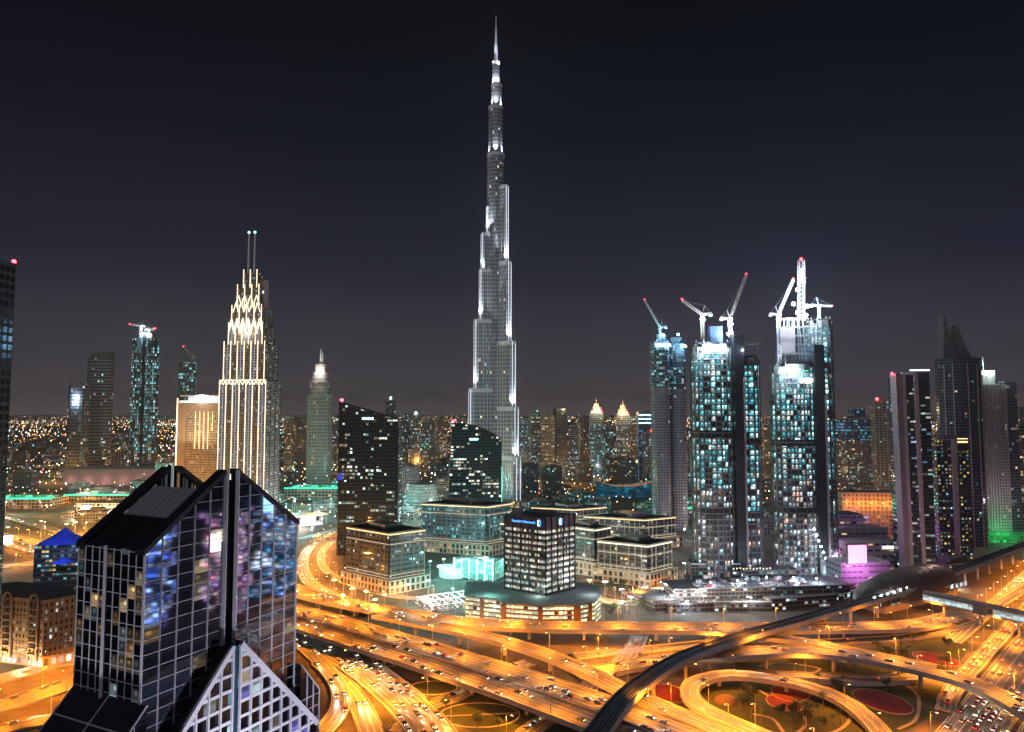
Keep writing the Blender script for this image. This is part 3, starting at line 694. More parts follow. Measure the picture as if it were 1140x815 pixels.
f_block = facade('block_windows', glass=(.02,.025,.03), frame=(.05,.042,.04), wu=.93, wv=.42, lit=.14, pal=[(1,.75,.4),(1,.88,.65),(.6,.95,.95),(.8,.95,.9)], e=1.0, spread=1.0)
f_blackgl = facade('black_glass', glass=(.025,.035,.04), frame=(.02,.022,.025), wu=.86, wv=.55, lit=.30, pal=[(.8,.95,.8),(.95,.95,.75),(.5,.9,.85),(1,.75,.45)], e=1.7, rough=.08, metal=.4, spread=1.0, blob=.06)
f_site = facade('open_floors', glass=(.03,.04,.045), frame=(.20,.19,.19), wu=.74, wv=.72, lit=.92, bulb_glow=2.4, pal=[(.3,.85,.9),(.5,.95,1),(.1,.5,.6),(.8,.98,.95),(.06,.34,.42),(.16,.6,.7)], e=3.4, spread=.5, rough=.6, cols=.5, even=.15)
f_site_low = facade('open_lower_floors', glass=(.04,.04,.05), frame=(.24,.19,.19), wu=.74, wv=.72, lit=.6, bulb_glow=2.4, pal=[(.5,.85,.95),(.9,.9,1),(1,.6,.45),(.95,.85,.7),(.3,.5,.6)], e=2.3, spread=.3, rough=.6, cols=.4)
# dark slanted tower and dark curved tower
def black_towers():
    # slanted roof slab
    D = 800; x0, x1 = XA(378,D), XA(443.5,D); w = x1-x0; d = 26; root = thing('office_tower', 'black glass office tower with a single sloping roof line', 'building', ((x0+x1)/2, D, 0), R(-3))
    zl, zr = ZA(449,D), ZA(467,D); mb = MB()
    P4 = rect(0,d/2,w,d)
    mb.wall(P4[0],P4[1],0,zl,0,3.0,4.0,0,0,zr); mb.wall(P4[1],P4[2],0,zr,0,3.0,4.0,1); mb.wall(P4[2],P4[3],0,zr,0,3.0,4.0,2,0,zl); mb.wall(P4[3],P4[0],0,zl,0,3.0,4.0,3)
    mb.face([(*P4[0],zl),(*P4[1],zr),(*P4[2],zr),(*P4[3],zl)],1); mb.build('facade', [f_blackgl, M['dark']], root)
    fm = MB()
    for i in range(23): t = i/22; fm.bar((-w/2+w*t,-.3,0),(-w/2+w*t,-.3,zl+(zr-zl)*t), .3, .5)
    fm.build('mullion', M['dark'], root)
    ed = MB(); ed.bar((-w/2-.4,-.4,0),(-w/2-.4,-.4,zl+2),1.4,1.4); ed.bar((w/2+.4,-.4,0),(w/2+.4,-.4,zr+1),1.4,1.4); ed.bar((-w/2-.4,-.4,zl+1.5),(w/2+.4,-.4,zr+1),1.2,1.6); ed.build('edge_frame', M['dark'], root)
    bb = MB(); bb.ball((-w/2+2,0,zl+3.6),1.9); bb.build('beacon', M['l_red'], root)
    sg = MB()
    for i in range(6): sg.box((-w*.1+i*2.2,-.9,ZA(466,D)), (1.5,.3,2.6 if i%2 else 2.0))
    sg.build('sign', M['l_teal'], root)
    bs = MB(); bs.box((-w/2+1.5,-1.0,ZA(531,D)), (4.5,.5,7)); bs.build('screen', M['l_blueroof'], root)
    # curved shoulder
    D = 930; x0, x1 = XA(498,D), XA(558.5,D); w = x1-x0; d = 30; root = thing('office_tower', 'black glass tower with a curved shoulder and green lit edge before the tallest skyscraper', 'building', ((x0+x1)/2, D, 0), R(6))
    def prof(t): return (ZA(472,D)-ZA(490,D))*(1-t**2.4)+ZA(490,D)
    n = 14; mb = MB(); fm = MB(); X = lambda t, z: -w/2+w*t+(6.5*(1-t)*min(1,max(0,z/140))**1.5)
    for i in range(n):
        a, b = i/n, (i+1)/n; za, zb = prof(a), prof(b)
        for (y, o) in ((0,0),(d,9)):
            pts = [(X(a,0),y,0),(X(b,0),y,0),(X(b,zb),y,zb),(X(a,za),y,za)]; uv = [(a*19,0),(b*19,0),(b*19,zb/4),(a*19,za/4)]
            mb.face(pts if y == 0 else pts[::-1], 0, uv if y == 0 else uv[::-1])
        mb.face([(X(a,za),0,za),(X(b,zb),0,zb),(X(b,zb),d,zb),(X(a,za),d,za)],1)
    mb.face([(X(0,0),d,0),(X(0,0),0,0),(X(0,prof(0)),0,prof(0)),(X(0,prof(0)),d,prof(0))],0,[(64,0),(72,0),(72,prof(0)/4),(64,prof(0)/4)])
    mb.face([(X(1,0),0,0),(X(1,0),d,0),(X(1,prof(1)),d,prof(1)),(X(1,prof(1)),0,prof(1))],0,[(164,0),(172,0),(172,prof(1)/4),(164,prof(1)/4)])
    mb.build('facade', [f_blackgl, M['dark']], root)
    for i in range(20): t = i/19; fm.bar((X(t,0),-.3,0),(X(t,prof(t)),-.3,prof(t)),.3,.5)
    fm.build('mullion', M['dark'], root)
    gl = MB(); gl.bar((w/2+.3,-.4,0),(w/2+.3,-.4,ZA(520,D)),.9,.9); gl.build('light_strip', M['l_green'], root)
    ed = MB()
    for i in range(n): a, b = i/n, (i+1)/n; ed.bar((X(a,prof(a)),-.5,prof(a)+.8),(X(b,prof(b)),-.5,prof(b)+.8),1.2,1.6)
    ed.build('edge_frame', M['dark'], root)
    bb = MB(); bb.ball((-w/2+8,0,prof(0)+3.6),1.9); bb.build('beacon', M['l_red'], root)
    sg = MB()
    for i in range(5): sg.box((-w*.08+i*2.4,-.9,ZA(489,D)), (1.7,.3,2.6 if i%2 else 2.1))
    sg.build('sign', M['l_teal'], root)
black_towers()
# centre office tower on its curved podium
def centre_office():
    D = 560; c = (XA(607,D), D); root = thing('office_building', 'dark square office tower with rows of lit windows on a low curved podium', 'building', (c[0],c[1],0), 0)
    zb, zt = 17.5, 77.0; la, lb = R(146), R(43)
    wl, wr = 38.0, 33.0
    pa = (0,0); pb = (wr*math.cos(lb), wr*math.sin(lb)); pc = (wl*math.cos(la), wl*math.sin(la)); pd = (pb[0]+pc[0], pb[1]+pc[1])
    poly = [pa,pb,pd,pc]; fl = 4.55; z1 = 68.5
    mb = MB(); mb.prism(poly, zb, z1, 0, 1, 2.0, fl, 0, top=False); ww = mb.build('window_wall', [f_office, M['dark']], root)
    def out(p, k=1.012): m = (pd[0]/2, pd[1]/2); return (m[0]+(p[0]-m[0])*k, m[1]+(p[1]-m[1])*k)
    dk = plain('maroon_cladding', (.055,.03,.035), .45)
    cp = MB(); cp.prism([out(p) for p in poly], z1, zt, 0, 0); cp.build('attic', dk, root)
    z = zb
    while z < z1+1:
        sb = MB(); sb.prism([out(p,1.014) for p in poly], z-.55, z+.6, 0, bottom=True, top=True); sb.build('spandrel', dk, ww); z += fl
    for (p, q_) in ((pa,pb),(pc,pa)):
        n = 5; pm = MB()
        for i in range(n+1):
            t = i/n; x, y = p[0]+(q_[0]-p[0])*t, p[1]+(q_[1]-p[1])*t; m = out((x,y),1.02); pm.bar((m[0],m[1],zb),(m[0],m[1],zt), 1.5 if i in (0,n) else .7, 1.0)
        pm.build('pier', dk, root)
    cs = MB(); m = out(pa,1.035); cs.bar((m[0],m[1],zb),(m[0],m[1],zt-3),.6,.6); cs.build('corner_strip', M['pinkish'], root)
    ro = MB(); ro.box((pd[0]/2,pd[1]/2,zt+1.4), (20,18,2.6), 0, la); ro.box((pd[0]/2+4,pd[1]/2+6,zt+1), (5,5,2), 0, la); ro.build('roof_plant', M['roof'], root)
    d = Vector((pa[0]-pc[0], pa[1]-pc[1], 0)).normalized(); nrm = Vector((d.y,-d.x,0)); mid = Vector((pc[0],pc[1],0))+d*(wl*.47)
    letters('Standard Chartered', 2.7, M['l_sign'], root, (mid.x+nrm.x*.9, mid.y+nrm.y*.9, 72.6), (R(90),0,math.atan2(d.y,d.x)))
    def logo(pos, d, nrm):
        lg = MB()
        for k in range(7):                                         # a twisted ribbon of two arcs
            t0, t1 = k/7*math.pi, (k+1)/7*math.pi
            for s in (-1, 1):
                p0 = pos+d*(s*1.1*math.sin(t0))+Vector((0,0,2.3*math.cos(t0)))+nrm*1.0; p1 = pos+d*(s*1.1*math.sin(t1))+Vector((0,0,2.3*math.cos(t1)))+nrm*1.0
                lg.bar(p0, p1, .9, .4, 0 if s > 0 else 1)
        lg.build('emblem', [M['l_sign'], M['l_teal']], root)
    logo(Vector((pc[0],pc[1],72.6))+d*(wl*.86), d, nrm)
    d2 = Vector((pb[0],pb[1],0)).normalized(); n2 = Vector((d2.y,-d2.x,0)); logo(Vector((0,0,72.6))+d2*(wr*.5), d2, n2)
    # podium
    x = lambda px, D_: XA(px,D_)-c[0]; pts = []
    for px, D_ in ((519,562),(557,551),(559,541),(602,533.5),(640,535),(660,545),(667,563),(664,592),(640,604),(521,604)): pts.append((x(px,D_), D_-c[1]))
    mb = MB(); mb.prism(pts, 0, 16.4, 0, 1, 3.3, 3.3, 40); mb.build('podium', [f_podium, M['roof']], root)
    rf = MB(); cxp = sum(p[0] for p in pts)/len(pts); cyp = sum(p[1] for p in pts)/len(pts)
    rf.prism([(cxp+(p[0]-cxp)*1.02, cyp+(p[1]-cyp)*1.03) for p in pts], 16.4, 17.4, 0, 0, bottom=True); rf.build('podium_roof', plain('podium_roof', (.24,.26,.25), .8), root)
    for px, D_, ww in ((537,556.5,4),(561,540.8,5),(601,533.6,5),(641,535.5,7),(655,542.5,4)):
        pm = MB(); pm.box((x(px,D_),D_-c[1]-.5,8.1), (ww*.72,2.6,16.2), 0, R(-12) if px < 570 else (0 if px < 610 else R(16))); pm.build('podium_pier', M['brown'], root)
    fb = MB()
    for i in range(6):
        p, q_ = pts[i], pts[i+1]
        for z in (3.3,6.6,9.9,13.2): fb.bar((p[0],p[1]-.2,z),(q_[0],q_[1]-.2,z),.7,.5)
    fb.build('podium_ledge', M['dark_concrete'], root)
    for p in ((x(545,575),-2,25,6000,(.35,1,.85)),(x(655,575),2,24,3000,(.8,.95,1)),(x(600,545),-2,23,2500,(.7,1,.9))): lamp('POINT', root, p[:3], p[3], p[4], None, .5, None, 'roof_point_light')  # fill added to brighten the podium roof, standing in for city light
    lamp('POINT', root, (x(528,560),-24,5), 9000, (.8,.95,1), None, .6, None, 'entrance_light')
centre_office()
# square office blocks with lit cornices on arcaded podiums
M['l_dimstrip'] = glow('dim_warm_strip', (1,.78,.5), .7, False)
def block(label, px, D, wl, wr, h, la, lb, strip_l='l_amber', col_l=M['concrete'], fac=None, fl=4.2, pod=12):
    root = thing('office_block', label, 'building', (XA(px,D), D, 0)); la, lb = R(la), R(lb)
    pa = (0,0); pb = (wr*math.cos(lb), wr*math.sin(lb)); pc = (wl*math.cos(la), wl*math.sin(la)); pd = (pb[0]+pc[0],pb[1]+pc[1]); poly = [pa,pb,pd,pc]
    out = lambda p, k: (pd[0]/2+(p[0]-pd[0]/2)*k, pd[1]/2+(p[1]-pd[1]/2)*k)
    mb = MB(); mb.prism(poly, pod, h, 0, 1, 2.6, fl, 3); ww = mb.build('window_wall', [fac or f_block, M['roof']], root)
    pdm = MB(); pdm.prism([out(p,1.18) for p in poly], 0, pod, 0, 1, 5, pod/2, 9); pdm.build('podium', [facade('arcade', glass=(.05,.04,.03), frame=(.42,.36,.28), wu=.6, wv=.7, lit=.6, pal=WARM, e=.9, spread=.2) if 'arcade' not in FAC else FAC['arcade'], M['pale_roof']], root)
    for z, k, t in ((h-1.2,1.035,1.2),(h-10,1.022,.7),(pod+4,1.022,.7),(pod,1.2,.6)):
        cb = MB(); cb.prism([out(p,k) for p in poly], z, z+t, 0, bottom=True); cb.build('cornice', col_l, ww)
    ls = MB()
    o_ = [out(p,1.042) for p in poly]
    for i in (0, 3): ls.bar((*o_[i],h-1.9),(*o_[(i+1)%4],h-1.9),.5,.8)
    ls.build('light_strip', M[strip_l], root)
    for zz in (h-10.5, pod+3.4, pod+.9):
        for i in (0, 3): l2 = MB(); l2.bar((*o_[i],zz),(*o_[(i+1)%4],zz),.3,.4); l2.build('lower_light_strip', M['l_dimstrip'], root)
    for (p, q_, n) in ((pa,pb,max(3,round(wr/6))),(pc,pa,max(3,round(wl/6)))):
        for i in range(n+1):
            t = i/n
            if abs(t-.5) < .1 and n > 5: continue
            cm = MB(); m = out((p[0]+(q_[0]-p[0])*t, p[1]+(q_[1]-p[1])*t), 1.02); cm.bar((m[0],m[1],pod),(m[0],m[1],h-1), 1.1 if i in (0,n) else .7, .8); cm.build('column', col_l, ww)
    rp_ = MB(); m = (pd[0]/2,pd[1]/2); rp_.box((m[0],m[1],h+2.2), (wr*.5,wl*.5,4.2), 0, lb); rp_.box((m[0]+6,m[1]-5,h+1), (5,4,2), 0, lb); rp_.box((m[0]-9,m[1]+3,h+1), (4,6,2), 0, lb); rp_.build('roof_plant', M['dark'], root)
    lamp('POINT', root, (m[0],m[1]-max(wl,wr)*.95,7), 4000, (1,.75,.45), None, .6, None, 'entrance_light')
    return root
block('brown office block with an amber lit cornice standing in front of the sloping black tower', 435, 636, 58, 36, 53, 141, 40, 'l_amber', plain('brown_cladding', (.16,.11,.08), .7))
block('teal lit office block between the two black glass towers', 541, 800, 78, 40, 55, 160, 48, 'l_amber', plain('grey_green_cladding', (.16,.17,.16), .7), f_teal)
block('teal windowed office block right behind the dark square office tower', 661, 700, 34, 24, 46, 140, 44, 'l_strip')
block('pale colonnaded office block standing right of the dark square office tower', 719, 660, 48, 36, 38, 150, 42, 'l_strip', M['concrete'])
block('low office block with warm lit roof line behind the colonnaded block', 716, 830, 70, 46, 36, 158, 30, 'l_amber')
block('small cream office block tucked behind the teal lit block and the dark square tower', 600, 800, 52, 26, 34, 158, 40, 'l_strip')
block('low dark block with rooftop lights left of the slim twin cylinders', 640, 960, 60, 50, 30, 160, 30, 'l_amber')
# ---------------------------------------------------------------- towers under construction
def lattice(mb, p, q, w, n, r=.16, m=0):
    p, q = Vector(p), Vector(q); d = (q-p); L = d.length; d.normalize(); up = Vector((0,0,1)) if abs(d.z) < .9 else Vector((1,0,0)); a = d.cross(up).normalized()*(w/2); b = a.cross(d).normalized()*(w/2)
    C = [p+a+b, p-a+b, p-a-b, p+a-b]
    for c in C: mb.bar(c, c+d*L, r*2, r*2, m)
    for i in range(n):
        for k in range(4):
            c0, c1 = C[k]+d*(L*i/n), C[(k+1)%4]+d*(L*(i+1)/n); mb.bar(c0, c1, r*1.3, r*1.3, m)
def crane(label, px, D, ybase, ytop, jib_px, lit=True, white=False, size=1.0):
    x = XA(px,D); zb, zt = ZA(ybase,D), ZA(ytop,D); root = thing('tower_crane', label, 'crane', (x, D, zb)); h = zt-zb
    mat = M['yellow'] if not white else M['white']
    mb = MB(); lattice(mb, (0,0,0), (0,0,h), 2.4*size, max(4,int(h/3)), .22); ma = mb.build('mast', mat, root)
    cb = MB(); cb.box((1.2,-1.2,h+1.3), (2.2,2.2,2.6)); cb.box((0,0,h+.2),(3.4,3.4,.8)); cb.build('cab', M['white'], ma)
    jx, jy = XA(jib_px[0],D)-x, ZA(jib_px[1],D)-zt
    jb = MB(); lattice(jb, (0,0,h+1.5), (jx,0,h+jy), 1.9*size, max(5,int(abs(jx)/3)), .2); jo = jb.build('jib', mat, root)
    s = -1 if jx > 0 else 1
    cj = MB(); lattice(cj, (0,0,h+1.5), (s*9,0,h+2.6), 1.8, 4, .2); cj.box((s*8,0,h+1), (3,2.4,2.4)); cj.build('counter_jib', mat, root)
    ap = MB(); ap.bar((0,0,h+1.5),(s*2.5,0,h+10),.5,.5); ap.bar((s*2.5,0,h+10),(jx*.95,0,h+jy*.95),.14,.14); ap.bar((s*2.5,0,h+10),(s*8.5,0,h+2.6),.14,.14); ap.build('tie_frame', mat, jo)
    if lit:
        fl = MB()
        for k in (-1.6, 0, 1.6): fl.ball((k,-2.2,h-3.5), .75)
        fl.build('floodlight', M['l_white'], root); lamp('POINT', root, (0,-5,h-3), 9000, (.7,.86,1), None, .8, None, 'crane_light')
    rb = MB(); rb.ball((jx,0,h+jy+1), .6*size); rb.build('beacon', M['l_red'], root)
    return root
def lobe(root, cx, cy, rx, ry, z0, z1, zs, core=False, name='floor_stack'):
    """one rounded stack of open floors: glazed cells, proud slab edges, bare columns on top"""
    pl = oval(cx,cy,rx,ry,18,0,.75); mb = MB(); mb.prism(pl, z0, zs, 1, 2, 3.9, 5.2, 1); mb.build(name, [f_site, f_site_low, M['dark_concrete']], root)
    mb = MB(); mb.prism(pl, zs, z1, 0, 2, 3.9, 5.2, 2); fo = mb.build(name, [f_site, f_site_low, M['dark_concrete']], root)
    sl = MB(); po = oval(cx,cy,rx+.9,ry+.9,18,0,.75); z = z0+5.2
    while z < z1: sl.prism(po, z-.3, z+.3, 0, bottom=True); z += 5.2
    sl.build('floor_slab', M['concrete'], fo)
    cl = MB()
    for i in range(18): cl.bar((*po[i],z0),(*po[i],z1),.8,.8)
    cl.build('column', M['dark_concrete'], fo)
    for zz in (z0+(z1-z0)*.30, z0+(z1-z0)*.62):
        mf = MB(); mf.prism(oval(cx,cy,rx+.5,ry+.5,18,0,.75), zz, zz+6.5, 0); mf.build('plant_floor', M['dark'], root)
    tp = MB()
    for i in range(0, 18, 2): x, y = oval(cx,cy,rx*.9,ry*.9,18,0,.75)[i]; tp.bar((x,y,z1),(x,y,z1+7),.8,.8)
    tp.prism(oval(cx,cy,rx*.95,ry*.95,18,0,.75), z1+3.6, z1+4.1, 0, bottom=True); tp.build('bare_column', M['dark_concrete'], fo)
    sc = MB()                                                     # safety screens round the top floors
    for i in range(18):
        if i % 4 == 3: continue
        p, q = po[i], po[(i+1)%18]; sc.face([(p[0],p[1],z1-5),(q[0],q[1],z1-5),(q[0],q[1],z1+2.5),(p[0],p[1],z1+2.5)])
    sc.build('safety_screen', M['dark_concrete'], fo)
def flood(root, pts, e=36000, c=(.62,.82,1), mat='l_white', r=.9, light=True):
    for p in pts:
        fb = MB(); fb.ball(p, r); fb.build('floodlight', M[mat], root)
        if light: lamp('POINT', root, (p[0],p[1]-3.0,p[2]+1.0), e, c, None, .8, None, 'site_light')
def site_towers():
    # middle pair
    D = 650; x = lambda p: XA(p,D); ox = x(812); root = thing('unfinished_tower', 'teal lit unfinished tower with a dark core, left of the taller floodlit one', 'tower', (ox, D, 0))
    lobe(root, x(797)-ox, 14, 17.5, 15, 0, ZA(386,D), 90); lobe(root, x(839.5)-ox, 20, 10.2, 13, 0, ZA(400,D), 60)
    cr = MB(); cr.prism(rect(x(824.5)-ox,14,9.5,26), 0, ZA(372,D), 0); cr.build('core_wall', M['dark'], root)
    ed = MB(); ed.prism(rect(x(829.5)-ox,6,1.6,12), 0, ZA(420,D), 0); ed.build('hoist_track', M['pinkish'], root)
    gz = ZA(392,D); fr = MB()
    for i in range(4): fr.bar((x(832)-ox+i*5,12,ZA(400,D)),(x(832)-ox+i*5,12,ZA(380,D)),.6,.6)
    fr.bar((x(830)-ox,12,ZA(380,D)),(x(853)-ox,12,ZA(380,D)),.8,.8); fr.bar((x(830)-ox,22,ZA(381,D)),(x(853)-ox,22,ZA(381,D)),.8,.8); fr.build('formwork', M['steel'], root)
    pn = MB(); pn.box((x(802)-ox,12,ZA(374,D)), (11,9,20)); pn.build('core_panel', plain('blue_formwork', (.08,.12,.22), .6), root)
    flood(root, [(x(781)-ox,-2,ZA(389,D)),(x(789)-ox,-2,ZA(387,D)),(x(805)-ox,-2,ZA(388,D)),(x(814)-ox,6,ZA(371,D)),(x(818)-ox,4,ZA(370,D)),(x(829)-ox,4,ZA(391,D))], 26000)
    crane('horizontal crane with a lit jib on top of the middle unfinished tower', 783.5, 662, 386, 352, (761,334))
    crane('red crane with its jib raised steeply over the middle unfinished tower', 814.5, 664, 376, 357, (834,306), True, False)
    # right pair
    D = 690; ox = x(906) if False else XA(906,D); x = lambda p: XA(p,D); root = thing('unfinished_tower', 'tallest unfinished tower with dazzling white floodlights crowding its top', 'tower', (ox, D, 0))
    lobe(root, x(889)-ox, 15, 19.5, 16, 0, ZA(408,D), 95); lobe(root, x(925.5)-ox, 24, 10.5, 14, 0, ZA(358,D), 60)
    cr = MB(); cr.prism(rect(x(914)-ox,14,10,28), 0, ZA(384,D), 0); cr.build('core_wall', M['dark'], root)
    pk = MB(); pk.prism(rect(x(919.5)-ox,5,1.8,12), 0, ZA(440,D), 0); pk.build('hoist_track', M['pinkish'], root)
    pn = MB(); pn.box((x(883)-ox,14,ZA(378,D)), (13,10,25)); pn.build('core_panel', M['pinkish'], root)
    st = MB()                                                     # steel frame of the crown
    for sx in (-13,-6,1,8): st.bar((x(895)-ox+sx,10,ZA(400,D)),(x(895)-ox+sx*.7,12,ZA(352,D)),.9,.9); st.bar((x(895)-ox+sx,20,ZA(400,D)),(x(895)-ox+sx*.7,20,ZA(352,D)),.9,.9)
    for y_ in (392,382,372,362,353): st.bar((x(878)-ox,10,ZA(y_,D)),(x(908)-ox,10,ZA(y_,D)),.7,.7); st.bar((x(878)-ox,20,ZA(y_,D)),(x(908)-ox,20,ZA(y_,D)),.7,.7)
    st.bar((x(866)-ox,2,ZA(394,D)),(x(912)-ox,2,ZA(394,D)),.9,.9); st.build('steel_frame', M['steel'], root)
    sp = MB(); lattice(sp, (x(901)-ox,14,ZA(352,D)), (x(903)-ox,14,ZA(286,D)), 5, 14, .3); sp.build('spire_frame', M['steel'], root)
    pr = MB(); pr.ball((x(903)-ox,14,ZA(285,D)), 1.3); pr.build('beacon', M['l_red'], root)
    flood(root, [(x(901)-ox,9,ZA(303,D)),(x(902)-ox,9,ZA(312,D)),(x(895)-ox,8,ZA(321,D)),(x(890)-ox,8,ZA(337,D)),(x(906)-ox,8,ZA(339.5,D)),(x(893.5)-ox,6,ZA(347,D)),(x(900)-ox,6,ZA(354,D)),(x(903)-ox,6,ZA(350,D))], 36000, r=1.7)
    flood(root, [(x(868)-ox,-3,ZA(414,D)),(x(876)-ox,-3,ZA(413,D)),(x(884)-ox,-3,ZA(414,D))], 20000, r=1.1)
    wb = MB(); wb.box((x(898)-ox,-1.6,ZA(424,D)), (11,.8,2.4)); wb.build('work_light_bar', M['l_white'], root)
    gw = MB(); gw.box((x(871)-ox,-1.6,ZA(440,D)), (3,.8,2.0)); gw.box((x(897)-ox,-1.6,ZA(413,D)),(5,.8,1)); gw.build('green_light', M['l_green'], root)
    for i in range(8):                                            # rising string of lights along a hoist ramp
        fb = MB(); fb.ball((x(900+2.35*i)-ox,-6,ZA(588+6.4*i,D)), .85); fb.build('string_light', M['l_white'], root)
    for p in ((868,640),(921,641)): flood(root, [(x(p[0])-ox,-8,ZA(p[1],D))], 14000)
    crane('pale luffing crane leaning right beside the tallest unfinished tower', 869, 700, 412, 352, (887,311), True, True, 1.1)
    crane('small crane with a level jib behind the crown of the tallest unfinished tower', 915, 715, 360, 342, (930,341), False, True, .8)
    # left slim pair
    D = 957; x = lambda p: XA(p,D); ox = x(747); root = thing('unfinished_tower', 'slim grey twin tower with blue floodlights on its roofs, left of the other unfinished towers', 'tower', (ox, D, 0))
    gf = facade('grey_grid', glass=(.05,.055,.065), frame=(.22,.21,.23), wu=.6, wv=.55, lit=.04, pal=COOL, e=.9, spread=.3)
    for (a, b, y_, fz, dp) in ((727.5,748,378,ZA(430,D),0),(748.5,768,381,ZA(434,D),10)):
        pl = oval((x(a)+x(b))/2-ox, 14+dp, (x(b)-x(a))/2, 14, 18, 0, .7); mb = MB(); mb.prism(pl, 0, fz, 0, 1, 3.2, 3.8, 0, top=False); mb.prism(pl, fz, ZA(y_,D), 2, 1, 3.2, 3.8, 5); mb.build('facade', [gf, M['dark_concrete'], f_teal], root)
        tp = MB(); tp.prism(oval((x(a)+x(b))/2-ox, 14+dp, (x(b)-x(a))/2*.7, 9, 14), ZA(y_,D), ZA(y_-7,D), 0); tp.build('roof_plant', M['dark_concrete'], root)
        sl = MB(); z = 7.6; po = oval((x(a)+x(b))/2-ox, 14+dp, (x(b)-x(a))/2+.6, 14.6, 18, 0, .7)
        while z < ZA(y_,D): sl.prism(po, z-.2, z+.2, 0, bottom=True); z += 7.6
        sl.build('floor_slab', M['concrete'], root)
    lb = MB(); lb.box((x(739)-ox,-1,ZA(384,D)), (20,1,3.2)); lb.build('work_light_bar', M['l_blue'], root)
    flood(root, [(x(757)-ox,4,ZA(372,D)),(x(766)-ox,8,ZA(385,D)),(x(740)-ox,2,ZA(373,D))], 36000, (.25,.6,1), 'l_blue', 1.5)
    crane('dark luffing crane with a string of lights above the slim grey twin tower', 736, 970, 378, 366, (719,334), False)
    # podium of the site
    root = thing('site_podium', 'unfinished stepped podium with white work lights at the foot of the unfinished towers', 'building', (XA(850,600), 600, 0))
    x = lambda p, D_=600: XA(p,D_)-XA(850,600)
    f_deck = facade('deck_edge', glass=(.04,.04,.04), frame=(.16,.13,.12), wu=.85, wv=.6, lit=.22, pal=[(.7,.95,1),(1,.7,.4),(.9,.95,.9),(.3,.8,.8)], e=1.3, spread=1.0)
    random.seed(31)
    decks = [(835,612,150,36,15,.1),(800,640,64,30,11,-.15),(742,606,52,40,8,.35),(716,622,30,26,5,.6),(880,600,62,24,9.5,.25),(905,628,48,40,12,.5),(770,588,50,18,6,.1),(820,586,46,14,7.5,0),(940,632,30,30,7,.7),(850,650,50,22,19,.05),(790,662,44,22,22,0)]
    for k, (px, D_, w_, d_, h, rz) in enumerate(decks):
        mb = MB(); mb.prism(rect(x(px,D_),D_-600,w_,d_,rz), 0, h+.03*k, 0, 1, 3.4, 3.2, 7+k); mb.build('deck', [f_deck, M['dark_concrete']], root)
        c_, s_ = math.cos(rz), math.sin(rz); hb = MB(); a_ = rect(x(px,D_),D_-600,w_+.4,d_+.4,rz); hb.bar((*a_[0],h+.5),(*a_[1],h+.5),.2,1.1); hb.build('hoarding', M['white'] if k % 3 == 1 else M['mauve'], root)
        cl = MB()
        for i in range(7):
            for j in range(2): u_, v_ = -w_/2+2+(w_-4)*i/6, (-d_/2+2, d_/2-2)[j]; cl.bar((x(px,D_)+u_*c_-v_*s_, D_-600+u_*s_+v_*c_, h),(x(px,D_)+u_*c_-v_*s_, D_-600+u_*s_+v_*c_, h+random.uniform(1.5,4)),.5,.5)
        cl.build('starter_column', M['concrete'], root)
    pl = MB()
    for i in range(26):
        px, D_ = random.uniform(772,895), random.uniform(600,622); b = x(px,D_); h = 15.0
        pl.box((b,D_-600,h+.8), (random.uniform(2,7),random.uniform(2,5),1.6), 0, random.random())
    pl.build('plant_box', M['pinkish'], root)
    for i in range(44):
        px, D_ = random.uniform(765,900), random.uniform(597,626); zz = 15.1
        k = i % 4; sb = MB(); rz = random.random()*3
        if k == 0: sb.box((0,0,1.3),(6,2.4,2.6),0); sb.box((0,0,2.7),(6.3,2.7,.2),0); sb.box((1,-1.22,1.1),(.9,.05,2),1)
        elif k == 1:
            for j in range(7): sb.box((0,(j%4)*.5-.8,.2+.35*(j//4)),(7,.4,.3),0)
        elif k == 2:
            for j in range(5): sb.tube((-3,(j-2)*.55,.3),(3,(j-2)*.55,.3),.25,6,0)
        else:
            for j in range(3): sb.box((j*1.5-1.5,.1*j,.6),(1.3,1.3,1.2),0)
        o = sb.build(('site_cabin','timber_stack','pipe_stack','pallet_stack')[k], [M[('white','beige','steel','redpaint')[k]], M['dark']]); o.location = (XA(px,D_), D_, zz+.02); o.rotation_euler = (0,0,rz)
        tag(o, ('white site cabin','stack of pale timber','bundle of steel pipes','row of reddish pallets')[k]+' on the building site podium below the unfinished towers', ('cabin','timber','pipes','pallets')[k], 'site '+('cabins','timber stacks','pipe bundles','pallet rows')[k])
    flood(root, [(x(735,590),-8,15),(x(790,590),-4,19),(x(818,598),0,20),(x(850,600),2,22),(x(880,606),8,20),(x(905,612),14,18),(x(760,580),-22,8)], 9000, (.62,.8,1), 'l_white', .6)
    cy_ = MB()
    for i in range(12): cy_.ball((x(811+3.6*i,620),14,26+(i%3)*.4), .55)
    cy_.build('festoon_light', M['l_strip'], root)
site_towers()
